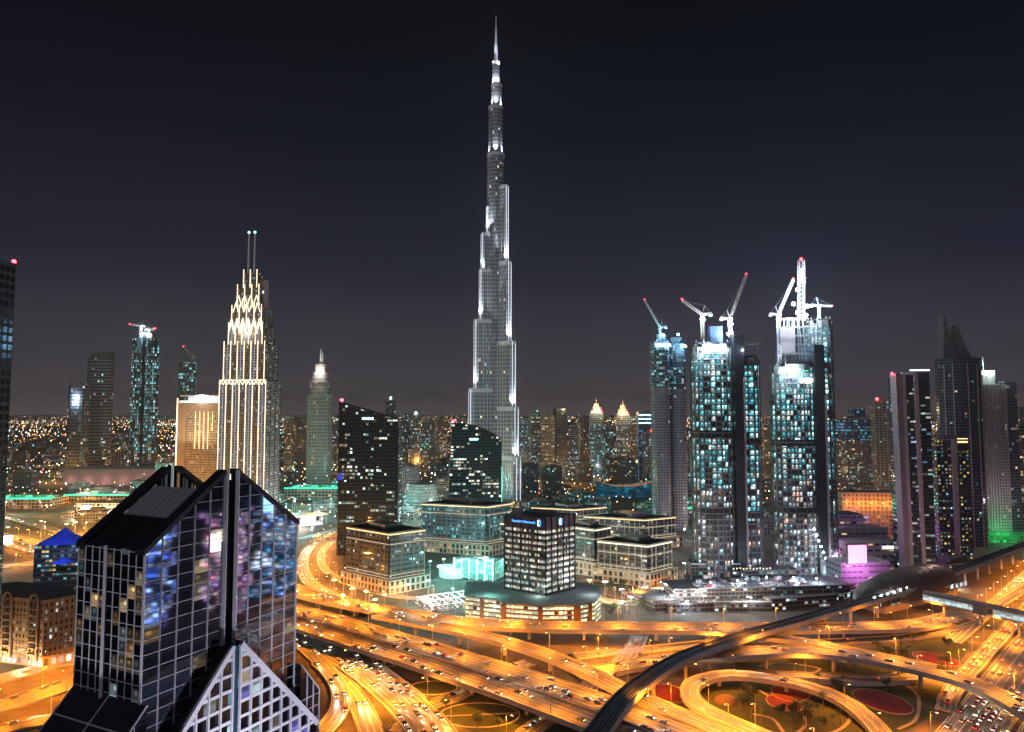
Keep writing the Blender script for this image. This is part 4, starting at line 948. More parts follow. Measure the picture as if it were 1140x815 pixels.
# ---------------------------------------------------------------- left group
def left_group():
    r = slab('dark_tower', 'black tower cut off by the left photo edge with a red corner beacon', -130, -14, 289, 300, facade('black_tower', glass=(.012,.012,.014), frame=(.015,.015,.017), lit=.01, e=.5), .3, 0, top=None)
    bb = MB(); d = DIM[r.name]; bb.tube((d['w']/2-.6,d['d']/2-.6,d['h']-1), (d['w']/2-.6,d['d']/2-.6,d['h']+1.6), .25); bb.ball((d['w']/2-.6,d['d']/2-.6,d['h']+1.8), .9); bb.build('beacon', M['l_red'], r)
    cap = MB(); cap.box((0,0,d['h']+.3), (d['w']+.8,d['d']+.8,1.4)); cap.build('roof_cap', M['dark'], r)
    # hotel slab with lit roof and golden verticals
    D = 1010; x0, x1 = XA(194,D), XA(258,D); w = x1-x0; root = thing('hotel_building', 'broad cream hotel slab with a glowing white roof sign and golden vertical strips', 'building', ((x0+x1)/2, D, 0), R(-14))
    h = ZA(448,D); ff = facade('cream_windows', glass=(.04,.03,.02), frame=(.45,.37,.28), wu=.55, wv=.55, lit=.5, pal=WARM, e=.9, spread=.3)
    mb = MB(); mb.prism(rect(0,12,w,24), 0, h, 0, 1, 3.2, 3.6, 0); mb.build('facade', [ff, M['pale_roof']], root)
    pw = MB(); pw.box((-w/2+7,-.8,h/2), (14,1.6,h)); pw.build('end_wall', M['beige'], root)
    hd = MB(); hd.box((0,-.6,h-7), (w,1.0,14)); hd.build('top_wall', M['beige'], root)
    rf = MB(); rf.box((2,10,h+9.5), (w*.94,26,1.6)); rf.build('roof_canopy', M['white'], root)
    at = MB(); at.box((3,14,h+4.5), (w*.8,14,9)); at.build('attic', M['white'], root)
    ls = MB(); ls.bar((-w/2+3,-.6,h+1),(w/2,-.6,h+1),1.4,2.4); ls.build('light_band', M['l_wstrip'], root)
    sg = MB()
    for i in range(9): sg.box((-w/2+12+i*3.2,6.5,h+5), (2.0,.4,(3.4,2.6,3.8)[i%3]))
    sg.build('sign', M['l_wstrip'], root)
    for i in range(5):
        st = MB(); xx = -w*.14+i*w*.085; st.bar((xx,-.9,h-13),(xx,-.9,h-(66 if i < 4 else 40)),.8,.8); st.build('light_strip', M['l_amber'], root)
    st = MB(); st.bar((-w/2-.4,-1.8,20),(-w/2-.4,-1.8,h+6),1.2,1.2); st.build('corner_strip', M['l_strip'], root)
    for xx in (-w*.3,-w*.05,w*.2): lamp('SPOT', root, (xx,-34,h-70), 42000, (1,.76,.5), 76, 3, aim((0,.6,.8)), 'facade_spot_light')
    lamp('POINT', root, (0,-6,h+8), 12000, (.9,.95,1), None, 1.5, None, 'roof_point_light')
    # teal unfinished tower and its neighbours
    D = 1700; x0, x1 = XA(142.5,D), XA(172,D); w = x1-x0; root = thing('unfinished_tower', 'teal lit unfinished tower standing alone at the left with a crane on top', 'tower', ((x0+x1)/2, D, 0)); h = ZA(376,D)
    for sx in (-1, 1):
        mb = MB(); mb.prism(oval(sx*w*.26,12,w*.25,14,14), 60, h, 0, 1, 4.5, 7.5, 2); mb.prism(oval(sx*w*.26,12,w*.25,14,14), 0, 60, 2, 1, 4.5, 7.5, 4, top=False); mb.build('facade', [facade('teal_strips', glass=(.02,.05,.06), frame=(.06,.08,.09), wu=.6, wv=.75, lit=.62, pal=TEAL, e=1.1, spread=.4) if 'teal_strips' not in FAC else FAC['teal_strips'], M['dark_concrete'], f_dim], root)
    mb = MB(); mb.box((0,14,h/2+4), (w*.16,20,h+8)); mb.build('core_wall', M['dark'], root)
    flood(root, [(-3,4,h+11),(6,6,h+7)], 80000, (.7,.9,1), 'l_white', 2.2)
    tp = MB(); tp.box((2,12,h+6), (w*.5,14,12)); tp.build('core_top', M['dark_concrete'], root)
    crane('crane with a flat lit jib on the teal unfinished tower at the left', 154, 1712, 374, 364, (141,361), False, False, 1.8)
    crane('short crane at the right of the teal unfinished tower roof', 163, 1712, 374, 368, (170,366), False, False, 1.8)
    D = 1690; x0, x1 = XA(92.5,D), XA(119.5,D); w = x1-x0; root = thing('apartment_tower', 'grey curved apartment tower with a slanting crown, right of its lower twin at the left', 'tower', ((x0+x1)/2, D, 0)); h = ZA(398,D)
    gf = facade('blue_grey_bands', glass=(.03,.035,.05), frame=(.20,.21,.27), wu=.9, wv=.5, lit=.05, pal=COOL, e=.8, spread=.4)
    mb = MB(); mb.prism(oval(0,16,w/2,18,20,0,.7), 0, h, 0, 1, 4.2, 7.6, 0); mb.build('facade', [gf, M['dark_concrete']], root)
    cr = MB(); cr.wall((-w*.3,2),(w*.45,2),h,h+10,0,4,4,0,h,h+14); cr.wall((w*.45,26),(-w*.3,26),h,h+14,0,4,4,0,h,h+10); cr.wall((w*.45,2),(w*.45,26),h,h+14); cr.wall((-w*.3,26),(-w*.3,2),h,h+10); cr.face([(-w*.3,2,h+10),(w*.45,2,h+14),(w*.45,26,h+14),(-w*.3,26,h+10)]); cr.build('crown', M['dark_concrete'], root)
    D = 1640; x0, x1 = XA(72.5,D), XA(94,D); w = x1-x0; root = thing('apartment_tower', 'lower blue grey apartment tower with one bright white lamp near its top at the left', 'tower', ((x0+x1)/2, D, 0)); h = ZA(427,D)
    mb = MB(); mb.prism(oval(0,16,w/2,18,20,0,.7), 0, h, 0, 1, 4.2, 7.6, 0); mb.build('facade', [f_dim, M['dark_concrete']], root); flood(root, [(w*.08,-3,ZA(443,D)),(w*.06,-3,ZA(449,D))], 60000, (.6,.8,1), 'l_blue', 2.2)
    D = 1560; root = thing('mall_block', 'long pale pink podium building below the two grey apartment towers at the left', 'building', (XA(130,D), D, 0)); mb = MB(); mb.box((0,30,17), (XA(188,D)-XA(74,D),60,34)); mb.build('wall', M['pinkish'], root)
    rm = MB(); rm.box((0,30,35), (XA(188,D)-XA(74,D)+2,62,1.6)); rm.box((-40,35,38),(30,20,5)); rm.build('roof', M['dark_concrete'], root)
    for i in range(6): lamp('POINT', root, ((i-2.5)*38,-14,8), 6000, (1,.5,.42), None, 1, None, 'wall_light')
    D = 1750; r = slab('unfinished_tower', 'small blue lit unfinished tower behind the cream hotel slab', 193.5, 215, 403, D, f_teal, .9, R(20), 4.5, 7.5, top='plant')
    crane('luffing crane pointing left above the small blue lit unfinished tower', 213, 1760, 402, 398, (202,386), False, False, 1.8)
    # domed stepped tower
    D = 1480; x0, x1 = XA(341,D), XA(367.5,D); w = x1-x0; root = thing('hotel_tower', 'slim grey stepped hotel tower with lit crown and mast right of the golden tower', 'tower', ((x0+x1)/2, D, 0))
    gf = facade('grey_hotel', glass=(.05,.055,.07), frame=(.28,.26,.27), wu=.5, wv=.6, lit=.08, pal=MIX, e=.9, spread=.3)
    for i, (k, y0, y1) in enumerate(((1.0,540,440),(.86,440,425),(.7,425,415),(.5,415,405))):
        mb = MB(); mb.prism(oval(0,16,w/2*k,17*k,16,0,.7), max(0,ZA(y0,D)), ZA(y1,D), 0, 1, 3.6, 7.0, i); mb.build('tier', [gf, M['concrete']], root)
    fn = MB()
    for t in [math.pi*(1.0+.125*k) for k in range(9)]: px_, py_ = (w/2+.4)*math.copysign(abs(math.cos(t))**.7,math.cos(t)), 16+17.4*math.copysign(abs(math.sin(t))**.7,math.sin(t)); fn.bar((px_,py_,0),(px_,py_,ZA(440,D)+(4 if abs(math.cos(t)) < .5 else 0)),1.3,1.3)
    fn.build('fin', M['concrete'], root)
    for yb in (440,425,415,470): rb = MB(); rb.prism(oval(0,16,w/2*(1.03 if yb >= 440 else .9 if yb == 425 else .74),17.8*(1.03 if yb >= 440 else .9 if yb == 425 else .74),16,0,.7), ZA(yb,D)-1.5, ZA(yb,D)+.8, 0, bottom=True); rb.build('cornice', M['concrete'], root)
    lb = MB(); lb.prism(oval(0,16,w/2*.62,17*.62,16), ZA(421,D), ZA(417,D), 0, bottom=True); lb.build('light_band', M['l_strip'], root)
    sp = MB(); sp.tube((-1,16,ZA(405,D)),(-1,16,ZA(388,D)),2.6,8,0,1.0); sp.tube((3,16,ZA(405,D)),(3,16,ZA(392,D)),1.6,8,0,.8); sp.build('mast', M['white'], root)
    lamp('POINT', root, (0,-6,ZA(413,D)), 50000, (1,.9,.75), None, 2, None, 'crown_light')
    # blue roofed building and beige hotel near the left edge
    D = 600; x0, x1 = XA(45,D), XA(97,D); w = x1-x0; root = thing('pavilion_building', 'glass building with bright blue lit tent roofs left of the gabled tower', 'building', ((x0+x1)/2, D, 0), R(14)); h = ZA(607,D)
    mb = MB(); mb.prism(rect(0,16,w*.92,30), 0, h, 0, 1, 2.8, 3.8, 0); mb.build('facade', [facade('cyan_warm', glass=(.03,.05,.06), frame=(.12,.13,.14), wu=.85, wv=.5, lit=.4, pal=[(.3,.8,.85),(1,.75,.3),(.9,.9,.7)], e=.7, spread=.6), M['roof']], root)
    tr = MB(); n = 12
    for i in range(n):
        a, b = oval(0,14,w*.5,17,n)[i], oval(0,14,w*.5,17,n)[(i+1)%n]; m0, m1 = oval(0,14,w*.2,7,n)[i], oval(0,14,w*.2,7,n)[(i+1)%n]
        tr.face([(*a,h+.3),(*b,h+.3),(*m1,h+6.5),(*m0,h+6.5)]); tr.face([(*m0,h+6.5),(*m1,h+6.5),(0,14,h+13)])
    tr.build('tent_roof', M['tent'], root)
    t2 = MB()
    for i in range(n):
        a, b = oval(w*.12,-2,w*.22,8,n)[i], oval(w*.12,-2,w*.22,8,n)[(i+1)%n]; t2.face([(*a,h-14),(*b,h-14),(w*.12,-2,h-9.5)])
    t2.build('canopy', M['tent'], root)
    for p in ((0,-14,h+16),(-16,-10,h+9),(16,-10,h+9),(w*.12,-16,h-6)): lamp('POINT', root, p, 2200, (.3,.4,1), None, 1, None, 'roof_point_light')
    D = 455; root = thing('apartment_building', 'beige seven storey apartment building with round arched gables at the left edge', 'building', (XA(58,D), D, 0)); la, lb = R(163), R(48); wl, wr, h = 58.0, 20.0, 41.0
    bf = facade('beige_windows', glass=(.03,.03,.03), frame=(.42,.31,.20), wu=.42, wv=.55, lit=.22, pal=[(.7,.95,.85),(1,.8,.5),(.9,.95,.8)], e=.9, spread=.3)
    pa=(0,0); pb=(wr*math.cos(lb),wr*math.sin(lb)); pc=(wl*math.cos(la),wl*math.sin(la)); pd=(pb[0]+pc[0],pb[1]+pc[1]); poly=[pa,pb,pd,pc]; m=(pd[0]/2,pd[1]/2); out=lambda p,k:(m[0]+(p[0]-m[0])*k,m[1]+(p[1]-m[1])*k)
    mb = MB(); mb.prism(poly, 6, h, 0, 1, 2.9, 4.0, 0); mb.build('facade', [bf, M['roof']], root)
    gp = MB(); gp.prism([out(p,1.04) for p in poly], 0, 6, 0, 1, 4.4, 6, 5); gp.build('shop_front', [facade('shops', glass=(.1,.09,.08), frame=(.42,.32,.22), wu=.6, wv=.7, lit=.7, pal=[(1,.9,.75),(1,.8,.85),(.9,.95,1)], e=2.2, spread=.2), M['beige']], root)
    mr = MB()
    for i in range(4):
        p, q = poly[i], poly[(i+1)%4]; a, b = out(p,.78), out(q,.78); mr.face([(*p,h),(*q,h),(*b,h+5.5),(*a,h+5.5)])
    mr.face([(*out(p,.78),h+5.5) for p in poly]); mr.build('roof', M['roof'], root)
    du = Vector((pc[0],pc[1],0)).normalized(); nv = Vector((-du.y,du.x,0)); nv = nv if nv.y < 0 else -nv
    for t in (.12,.5,.86):
        ar = MB(); c = du*(wl*t)+nv*1.2
        for s in (-3.4,3.4): b = c+du*s; ar.bar((b.x,b.y,4),(b.x,b.y,h),1.0,1.0)
        for k in range(8):
            a0, a1 = math.pi*k/8, math.pi*(k+1)/8; p0 = c+du*(3.4*math.cos(a0)); p1 = c+du*(3.4*math.cos(a1)); ar.bar((p0.x,p0.y,h+3.4*math.sin(a0)),(p1.x,p1.y,h+3.4*math.sin(a1)),1.0,1.1)
        ar.build('arched_gable', M['beige'], root)
        for f_ in range(8): bl = MB(); b = c+Vector((0,0,7.5+f_*4)); bl.box((b.x,b.y,b.z), (5.6,2.0,1.0), 0, math.atan2(du.y,du.x)); bl.build('balcony', M['beige'], root)
    for z in (6.2, 14, 30, h): cb = MB(); cb.prism([out(p,1.025) for p in poly], z-.3, z+.4, 0, bottom=True); cb.build('cornice', M['beige'], root)
    for t in (.1,.5,.9): c = du*(wl*t)+nv*9; lamp('POINT', root, (c.x,c.y,5), 9000, (1,.62,.28), None, .5, None, 'street_facade_light')
    r_ = slab('annex', 'small low teal lit annex between the beige building and the gabled tower', 76, 96, 716, 480, f_teal, .8, R(20)); lamp('POINT', r_, (0,-16,12), 14000, (.3,1,.8), None, .5, None, 'teal_light')
    b2 = slab('apartment_building', 'small dark block lit violet at its foot behind the beige arched building', -25, 28, 668, 520, f_dim, .6, R(10)); lamp('POINT', b2, (0,-20,10), 7000, (.3,.25,1), None, .5, None, 'violet_light')
left_group()
# ---------------------------------------------------------------- right group
def right_group():
    # leaning slab tower with pale frames
    D = 690; x = lambda p: XA(p,D); root = thing('office_tower', 'dark office tower with two pale leaning frame ribs near the right', 'building', (x(1020), D, 0)); ox = x(1020); h = ZA(417,D); h2 = ZA(413,D)
    gl = facade('speckled_office', glass=(.02,.035,.04), frame=(.03,.035,.04), wu=.9, wv=.45, lit=.22, pal=[(.6,.95,.9),(.9,.95,1),(.3,.7,1),(1,.9,.75)], e=1.1, spread=.7, metal=.2)
    mb = MB(); mb.prism([(x(1006)-ox,2),(x(1020)-ox,-1),(x(1024)-ox,26),(x(1008)-ox,30)], 0, h, 0, 1, 3.4, 3.9, 0); mb.build('dark_recess', [gl, M['roof']], root)
    mb = MB(); mb.prism([(x(1016)-ox,3),(x(1036)-ox,0),(x(1044)-ox,26),(x(1018)-ox,34)], 0, h2, 0, 1, 4.6, 3.9, 6); mb.build('facade', [gl, M['roof']], root)
    for (a, b, w_, y0) in ((997.5,1007,5.6,-2),(1004.5,1010,3.0,-2.4),(1017.5,1022.5,3.2,-3.4)):
        sm = MB(); t = (x(b)-x(a))*.35; zt = h+1
        X0, X1 = x(a)-ox, x(a)-ox+w_
        sm.face([(X0+t,y0,0),(X1+t,y0,0),(X1,y0,zt),(X0,y0,zt)]); sm.face([(X1+t,y0+11,0),(X0+t,y0+11,0),(X0,y0+11,zt),(X1,y0+11,zt)])
        sm.face([(X0+t,y0+11,0),(X0+t,y0,0),(X0,y0,zt),(X0,y0+11,zt)]); sm.face([(X1+t,y0,0),(X1+t,y0+11,0),(X1,y0+11,zt),(X1,y0,zt)]); sm.face([(X0,y0,zt),(X1,y0,zt),(X1,y0+11,zt),(X0,y0+11,zt)])
        sm.build('leaning_rib', M['mauve'] if w_ > 4 else M['pinkish'], root)
    tb = MB(); tb.box((x(1011)-ox,-2,h+1), (13,2.4,2)); tb.build('top_rib', M['white'], root)
    ls = MB(); ls.bar((x(1016)-ox,2,h2+.8),(x(1036)-ox,-.6,h2+.8),1.0,1.2); ls.build('light_band', M['l_wstrip'], root)
    bb = MB(); bb.ball((x(994.5)-ox,0,h+1), 1.2); bb.bar((x(994.5)-ox,0,h),(x(998)-ox,0,h),.3,.3); bb.build('beacon', M['l_red'], root)
    lamp('POINT', root, (x(1010)-ox,-45,40), 9000, (1,.55,.5), None, 2, None, 'forecourt_light'); lamp('POINT', root, (x(1030)-ox,-40,5), 9000, (1,.8,.6), None, 1, None, 'forecourt_light')
    # twin horned tower
    D = 850; x = lambda p: XA(p,872); ox = x(1067); root = thing('horned_tower', 'dark tower crowned by two curved pointed horns', 'tower', (ox, D, 0)); h = ZA(398,D)
    dg = facade('dark_navy', glass=(.02,.03,.04), frame=(.07,.075,.09), wu=.8, wv=.6, lit=.03, pal=[(.3,.8,.7),(1,.8,.4)], e=.7, metal=.3, spread=.4)
    mb = MB(); mb.prism(oval(0,20,(x(1089)-x(1045))/2,20,20,0,.8), 0, h, 0, 1, 3.2, 3.8, 0); mb.build('facade', [dg, M['dark']], root)
    for (px0, px1, yb, yt) in ((1046.5,1065,398,348),(1061,1079,398,361)):
        hn = MB(); n = 7; X0, X1 = x(px0)-ox, x(px1)-ox
        for i in range(n):
            t0, t1 = i/n, (i+1)/n; za, zb = ZA(yb+(yt-yb)*t0,D), ZA(yb+(yt-yb)*t1,D)
            l0, l1 = X0+(X1-X0)*.12*t0, X0+(X1-X0)*.12*t1; r0, r1 = X1-(X1-X0)*.86*t0**.78, X1-(X1-X0)*.86*t1**.78
            for y_ in (11, 23):
                f = [(l0,y_,za),(r0,y_,za),(r1,y_,zb),(l1,y_,zb)]; hn.face(f if y_ == 11 else f[::-1])
            hn.face([(l0,23,za),(l0,11,za),(l1,11,zb),(l1,23,zb)]); hn.face([(r0,11,za),(r0,23,za),(r1,23,zb),(r1,11,zb)])
        hn.build('horn', M['dark_concrete'], root)
    rb = MB()
    for px in (1046,1052,1066,1077,1083): X = x(px)-ox; yy = 20-20*math.sqrt(max(0,1-(X/((x(1089)-x(1045))/2+1))**2))**.8; rb.bar((X,yy-.8,0),(X,yy-.8,ZA(405,D)),.9,1.0)
    rb.build('rib', M['pinkish'], root)
    # mid block in front with warm and cyan window columns
    D = 780; r = slab('office_block', 'shorter tower with yellow and cyan window columns in front of the horned tower', 1041, 1077, 490, D, facade('yellow_cyan', glass=(.02,.025,.03), frame=(.04,.04,.05), wu=.5, wv=.5, lit=.55, pal=[(1,.75,.15),(.4,.85,.95),(.95,.9,.7)], e=.9, spread=.3), .5, 0, 4.0, 3.8)
    d = DIM[r.name]; pm = MB(); pm.box((d['w']*.02,-d['d']/2-1,d['h']/2), (5,2.4,d['h']+2)); pm.build('pier', M['pinkish'], r)
    sg = MB(); sg.box((d['w']*.3,-d['d']/2-.8,d['h']-2), (11,.6,1.6)); sg.box((d['w']*.3,-d['d']/2-.8,d['h']+1.6), (11,.6,.8)); sg.build('sign', M['l_amber'], r)
    # grid hotel tower
    D = 880; x = lambda p: XA(p,D); ox = x(1110); root = thing('hotel_tower', 'pale gridded hotel tower with a glowing white roof lantern at the right', 'tower', (ox, D, 0), R(-6)); h = ZA(428,D)
    mb = MB(); mb.prism([(x(1087)-ox,0),(x(1120)-ox,0),(x(1120)-ox,34),(x(1087)-ox,34)], 0, h, 0, 1, 3.0, 3.7, 0); mb.build('facade', [f_grid, M['concrete']], root)
    mb = MB(); mb.prism([(x(1120)-ox,3),(x(1134)-ox,5),(x(1134)-ox,32),(x(1120)-ox,32)], 0, h+4, 0, 1, 3.0, 3.7, 5); mb.build('side_wing', [f_dim, M['concrete']], root)
    gm = MB(); n = 11
    for i in range(n+1): X = x(1087)-ox+(x(1120)-x(1087))*i/n; gm.bar((X,-.4,0),(X,-.4,h),.9,.8)
    gm.build('fin', M['pinkish'], root)
    tp = MB(); tp.prism(oval(x(1104)-ox,16,14,12,16), h, h+12, 0); tp.build('drum', M['concrete'], root)
    ln = MB(); ln.prism(rect(x(1107)-ox,12,13,10), h+12, ZA(412,D), 0); ln.build('lantern', glow('roof_lantern', (.75,1,.95), 1.5, False), root)
    nd = MB(); nd.tube((x(1103)-ox,12,ZA(412,D)),(x(1103)-ox,12,ZA(397,D)),.8,8,0,.2); nd.build('needle', M['white'], root); lamp('POINT', root, (x(1107)-ox,-2,h+22), 40000, (.75,1,.95), None, 1, None, 'lantern_light')
    gb = MB(); gb.prism([(x(1087)-ox,-6),(x(1136)-ox,-4),(x(1136)-ox,36),(x(1087)-ox,36)], 0, 14, 0, 1, 4, 4.6, 0); gb.build('podium', [facade('green_podium', glass=(.01,.15,.06), frame=(.05,.25,.1), lit=.7, pal=[(.05,.85,.3),(.1,.6,.25)], e=.7, spread=.2), M['roof']], root)
    lamp('POINT', root, (x(1108)-ox,-20,16), 13000, (.05,1,.3), None, 1, None, 'green_light'); lamp('POINT', root, (x(1114)-ox,-40,50), 16000, (1,.78,.86), None, 3, None, 'facade_light')
    r = slab('apartment_tower', 'warm lit tower cut off by the right edge of the photo', 1133, 1170, 478, 930, f_warm, .8)
    # blue lit office and its neighbour
    r = slab('office_block', 'distant office block with bright blue horizontal light bands right of the unfinished towers', 938, 973, 466, 1400, f_blue, .6, R(8), 5, 6.0, z0=ZA(490,1400))
    d = DIM[r.name]; lo = MB(); lo.prism(rect(0,0,d['w'],d['d']), 0, ZA(490,1400), 0, 0, 4.2, 4.4, 8); lo.build('lower_facade', f_mix, r); tp = MB(); tp.prism(rect(d['w']*.1,0,d['w']*.4,d['d']*.6), d['h'], ZA(455,1400), 0, 0, 5, 6, 3); tp.build('upper_storey', f_blue, r)
    slab('apartment_tower', 'distant mauve apartment tower with a red beacon left of the tower with leaning ribs', 974.5, 993, 447, 1350, f_dim, .8, R(-10), 3.6, 5.0, beacon=-.3, fins=7)
    # pink screen building, orange lit mall, low sheds
    D = 640; root = thing('screen_building', 'low violet grey building carrying a dazzling pink white screen', 'building', (XA(952,D), D, 0), R(5)); mb = MB(); mb.prism(rect(6,14,46,26), 0, 26, 0, 1, 5, 5, 0); mb.build('facade', [facade('mauve_wall', glass=(.08,.07,.08), frame=(.22,.19,.22), lit=.1, wu=.8, wv=.3), M['pinkish']], root)
    sc = MB(); sc.box((-2,.2,ZA(617,D)), (17,1.2,16)); sc.build('screen', M['l_pink'], root); sf = MB(); sf.box((-2,.8,ZA(617,D)), (18.6,1.2,17.6)); sf.build('screen_frame', M['black'], root)
    lamp('POINT', root, (-2,-14,22), 34000, (.95,.3,1), None, 3, None, 'screen_glow'); lamp('POINT', root, (18,-40,14), 34000, (.6,.3,1), None, 2, None, 'violet_light')
    for p in ((-40,-30,10),(-15,60,44),(30,110,52)): lamp('POINT', root, p, 13000, (.62,.35,1), None, 1.5, None, 'violet_light')
    D = 720; root = thing('shopping_centre', 'terraced mauve shopping building with flat roofs left of the tower with leaning ribs', 'building', (XA(968,D), D, 0), R(5))
    for (a, b, y0, dp, hh) in ((936,1000,0,26,30),(940,1004,28,30,38),(930,1005,62,40,46)):
        mb = MB(); X0, X1 = XA(a,D)-XA(968,D), XA(b,D)-XA(968,D); mb.prism([(X0,y0),(X1,y0),(X1,y0+dp),(X0,y0+dp)], 0, hh, 0, 1, 7, 6, 2); mb.build('terrace', [facade('mall_wall', frame=(.33,.27,.28), wu=.7, wv=.3, lit=.25, pal=WARM, e=.8) if 'mall_wall' not in FAC else FAC['mall_wall'], M['pinkish']], root)
        cp = MB(); cp.bar((X0,y0-.4,hh+.6),(X1,y0-.4,hh+.6),1,1.8); cp.build('parapet', M['concrete'], root)
    sg = MB(); 
    for i in range(7): sg.box((XA(979,D)-XA(968,D)+i*3.3,-.6,24), (2.2,.4,2.6))
    sg.build('sign', M['l_wstrip'], root)
    D = 900; root = thing('arcade_building', 'orange lit arcaded building behind the mauve shopping terraces', 'building', (XA(968,D), D, 0), R(-4)); X0, X1 = XA(936,D)-XA(968,D), XA(1003,D)-XA(968,D)
    mb = MB(); mb.prism([(X0,0),(X1,0),(X1,30),(X0,30)], 0, 58, 0, 1, 5, 5.2, 0); mb.build('facade', [facade('orange_arcade', glass=(.1,.05,.02), frame=(.26,.17,.09), wu=.5, wv=.6, lit=.4, pal=[(1,.4,.05),(1,.55,.12)], e=.7, spread=.3), M['pale_roof']], root)
    for i in range(5): lamp('POINT', root, (X0+(X1-X0)*(i+.5)/5,-8,44), 9000, (1,.45,.08), None, 1, None, 'wall_light')
    r = slab('low_block', 'low brown block at the foot of the horned tower beside the motorway', 1030, 1094, 628, 720, facade('brown_block', frame=(.3,.2,.17), lit=.15, pal=WARM, e=.7), .5, R(22), 4, 4.5)
right_group()
# ---------------------------------------------------------------- metro viaduct, station, footbridge
METRO = []
def metro():
    pts = [(640,846,15),(668,812,15),(684,790,15),(706,767,15),(735,746,15),(763,731,15),(795,719,15),(840,704.5,15),(890,690.5,15),(940,676,15),(985,663,15)]
    q = [G(*p) for p in pts]; last = Vector(q[-1]); e = last+U*60
    e1, e2 = Vector(G(1061,637,15)), Vector(G(1140,607,15)); q += [tuple(e1), tuple(e1.lerp(e2,.5)), tuple(e2), tuple(e2+(e2-e1)*1.5), tuple(e2+(e2-e1)*6)]
    fr = frames(spline(q, 8)); METRO.extend(f[0] for f in fr); root = thing('metro_viaduct', 'dark curving metro viaduct with two tracks sweeping up to the shell shaped station', 'viaduct')
    mb = MB(); strip(mb, fr, -5.2, 5.2, 0, 0); strip(mb, fr, 5.2, -5.2, -2.4, 0); tb = mb.build('track_bed', M['ballast'], root)
    for s in (-1, 1):
        wb = MB()
        for i in range(len(fr)-1): curb(wb, fr, s*5.3, .5, -1.9, 1.2, i)
        wb.build('parapet', M['dark_concrete' if s > 0 else 'barrier'], root)  # darker colour on the left parapet stands in for its unlit side
        rl = MB()
        for off in (1.75, 3.2):
            for i in range(len(fr)-1): curb(rl, fr, s*off, .16, .02, .35, i)
        rl.build('rail', M['steel'], tb)
    ct = MB()
    for i in range(len(fr)-1): curb(ct, fr, 0, .7, .02, .5, i)
    ct.build('walkway', M['dark_concrete'], root)
    hb = MB()
    for i in range(len(fr)-1):
        (p,_,n),(q_,_,k) = fr[i], fr[i+1]; Z1, Z2 = Vector((0,0,-1.9)), Vector((0,0,-3.2))
        for s in (-1,1): f = [p+n*(5.3*s)+Z1, q_+k*(5.3*s)+Z1, q_+k*(2.2*s)+Z2, p+n*(2.2*s)+Z2]; hb.face(f)
        hb.face([p+n*2.2+Z2, q_+k*2.2+Z2, q_-k*2.2+Z2, p-n*2.2+Z2])
    hb.build('girder', M['barrier'], root)
    acc = 10
    for i in range(1, len(fr)):
        acc += (fr[i][0]-fr[i-1][0]).length
        p = fr[i][0]
        if acc > 30 and not near_roads(p.x, p.y, 2.0):
            acc = 0; pm = MB(); pm.tube((p.x,p.y,-.2),(p.x,p.y,9.5),1.0,12); pm.tube((p.x,p.y,9.5),(p.x,p.y,p.z-3.0),1.0,12,0,2.4); pm.build('pier', M['barrier'], root)
    # station shell
    p0, p1 = Vector(G(952,662,15)), Vector(G(1061,637,15)); c = (p0+p1)/2; d = (p1-p0); L = d.length/2; d.z = 0; d.normalize(); n = Vector((-d.y,d.x,0))
    root = thing('metro_station', 'golden brown shell shaped metro station straddling the viaduct at the right', 'station', (c.x,c.y,0), math.atan2(d.y,d.x))
    mb = MB(); nu, nv = 28, 14
    def sh(i, j):
        t = -1+2*i/nu; a = math.pi*j/nv; r = (1-abs(t)**2.4)**.5 if abs(t) < 1 else 0
        r = max(r, .05); return (t*L, 17*r*math.cos(a)*1.0, 6+22*r**.8*math.sin(a)**.9)
    for i in range(nu):
        for j in range(nv): mb.face([sh(i,j),sh(i+1,j),sh(i+1,j+1),sh(i,j+1)])
    mb.build('shell_roof', M['bronze'], root, smooth=True)
    ring = MB()
    for i in range(2, nu-1, 2):
        for j in range(nv):
            a, b = Vector(sh(i,j)), Vector(sh(i,j+1)); ring.bar(a*1.003, b*1.003, .35, .3)
    ring.build('shell_rib', M['bronze'], root)
    fc = facade('concourse', lit=.8, pal=[(.8,.95,1),(.6,.9,1)], e=1.3, wu=.9, wv=.9)
    for t in (-1, 1):
        for k in range(9): gl = MB(); gl.box((-L*.8+L*1.6*k/8, t*15.5, 9), (L*.16,.5,4.5)); gl.build('concourse_window', fc, root)
    bs = MB(); bs.box((0,0,3.3),(L*1.5,26,6.6)); bs.build('concourse', M['pinkish'], root)
    st = MB()
    for k in range(6): st.ball((-L*.95+L*.12*k, -14, 15+.4*k), .55)
    st.build('lamp_row', M['l_white'], root)
    # footbridge across the motorway
    a, b = Vector(G(1030,668,11)), Vector(G(1160,697,11)); d = b-a; ln = d.length; d.normalize(); n = Vector((-d.y,d.x,0))
    root = thing('footbridge', 'covered footbridge with a pale lit side crossing the motorway from the metro station', 'bridge', (0,0,0))
    mb = MB(); mb.bar(a, b, 7, 1.2); mb.build('deck', M['concrete'], root)
    rf = MB()
    for k in range(8):
        t0, t1 = math.pi*k/8, math.pi*(k+1)/8
        f = [a+n*3.5*math.cos(t0)+Vector((0,0,5.2+2.6*math.sin(t0))), b+n*3.5*math.cos(t0)+Vector((0,0,5.2+2.6*math.sin(t0))), b+n*3.5*math.cos(t1)+Vector((0,0,5.2+2.6*math.sin(t1))), a+n*3.5*math.cos(t1)+Vector((0,0,5.2+2.6*math.sin(t1)))]; rf.face(f)
    rf.build('roof', M['bronze'], root)
    wm = MB(); nb = int(ln/4)
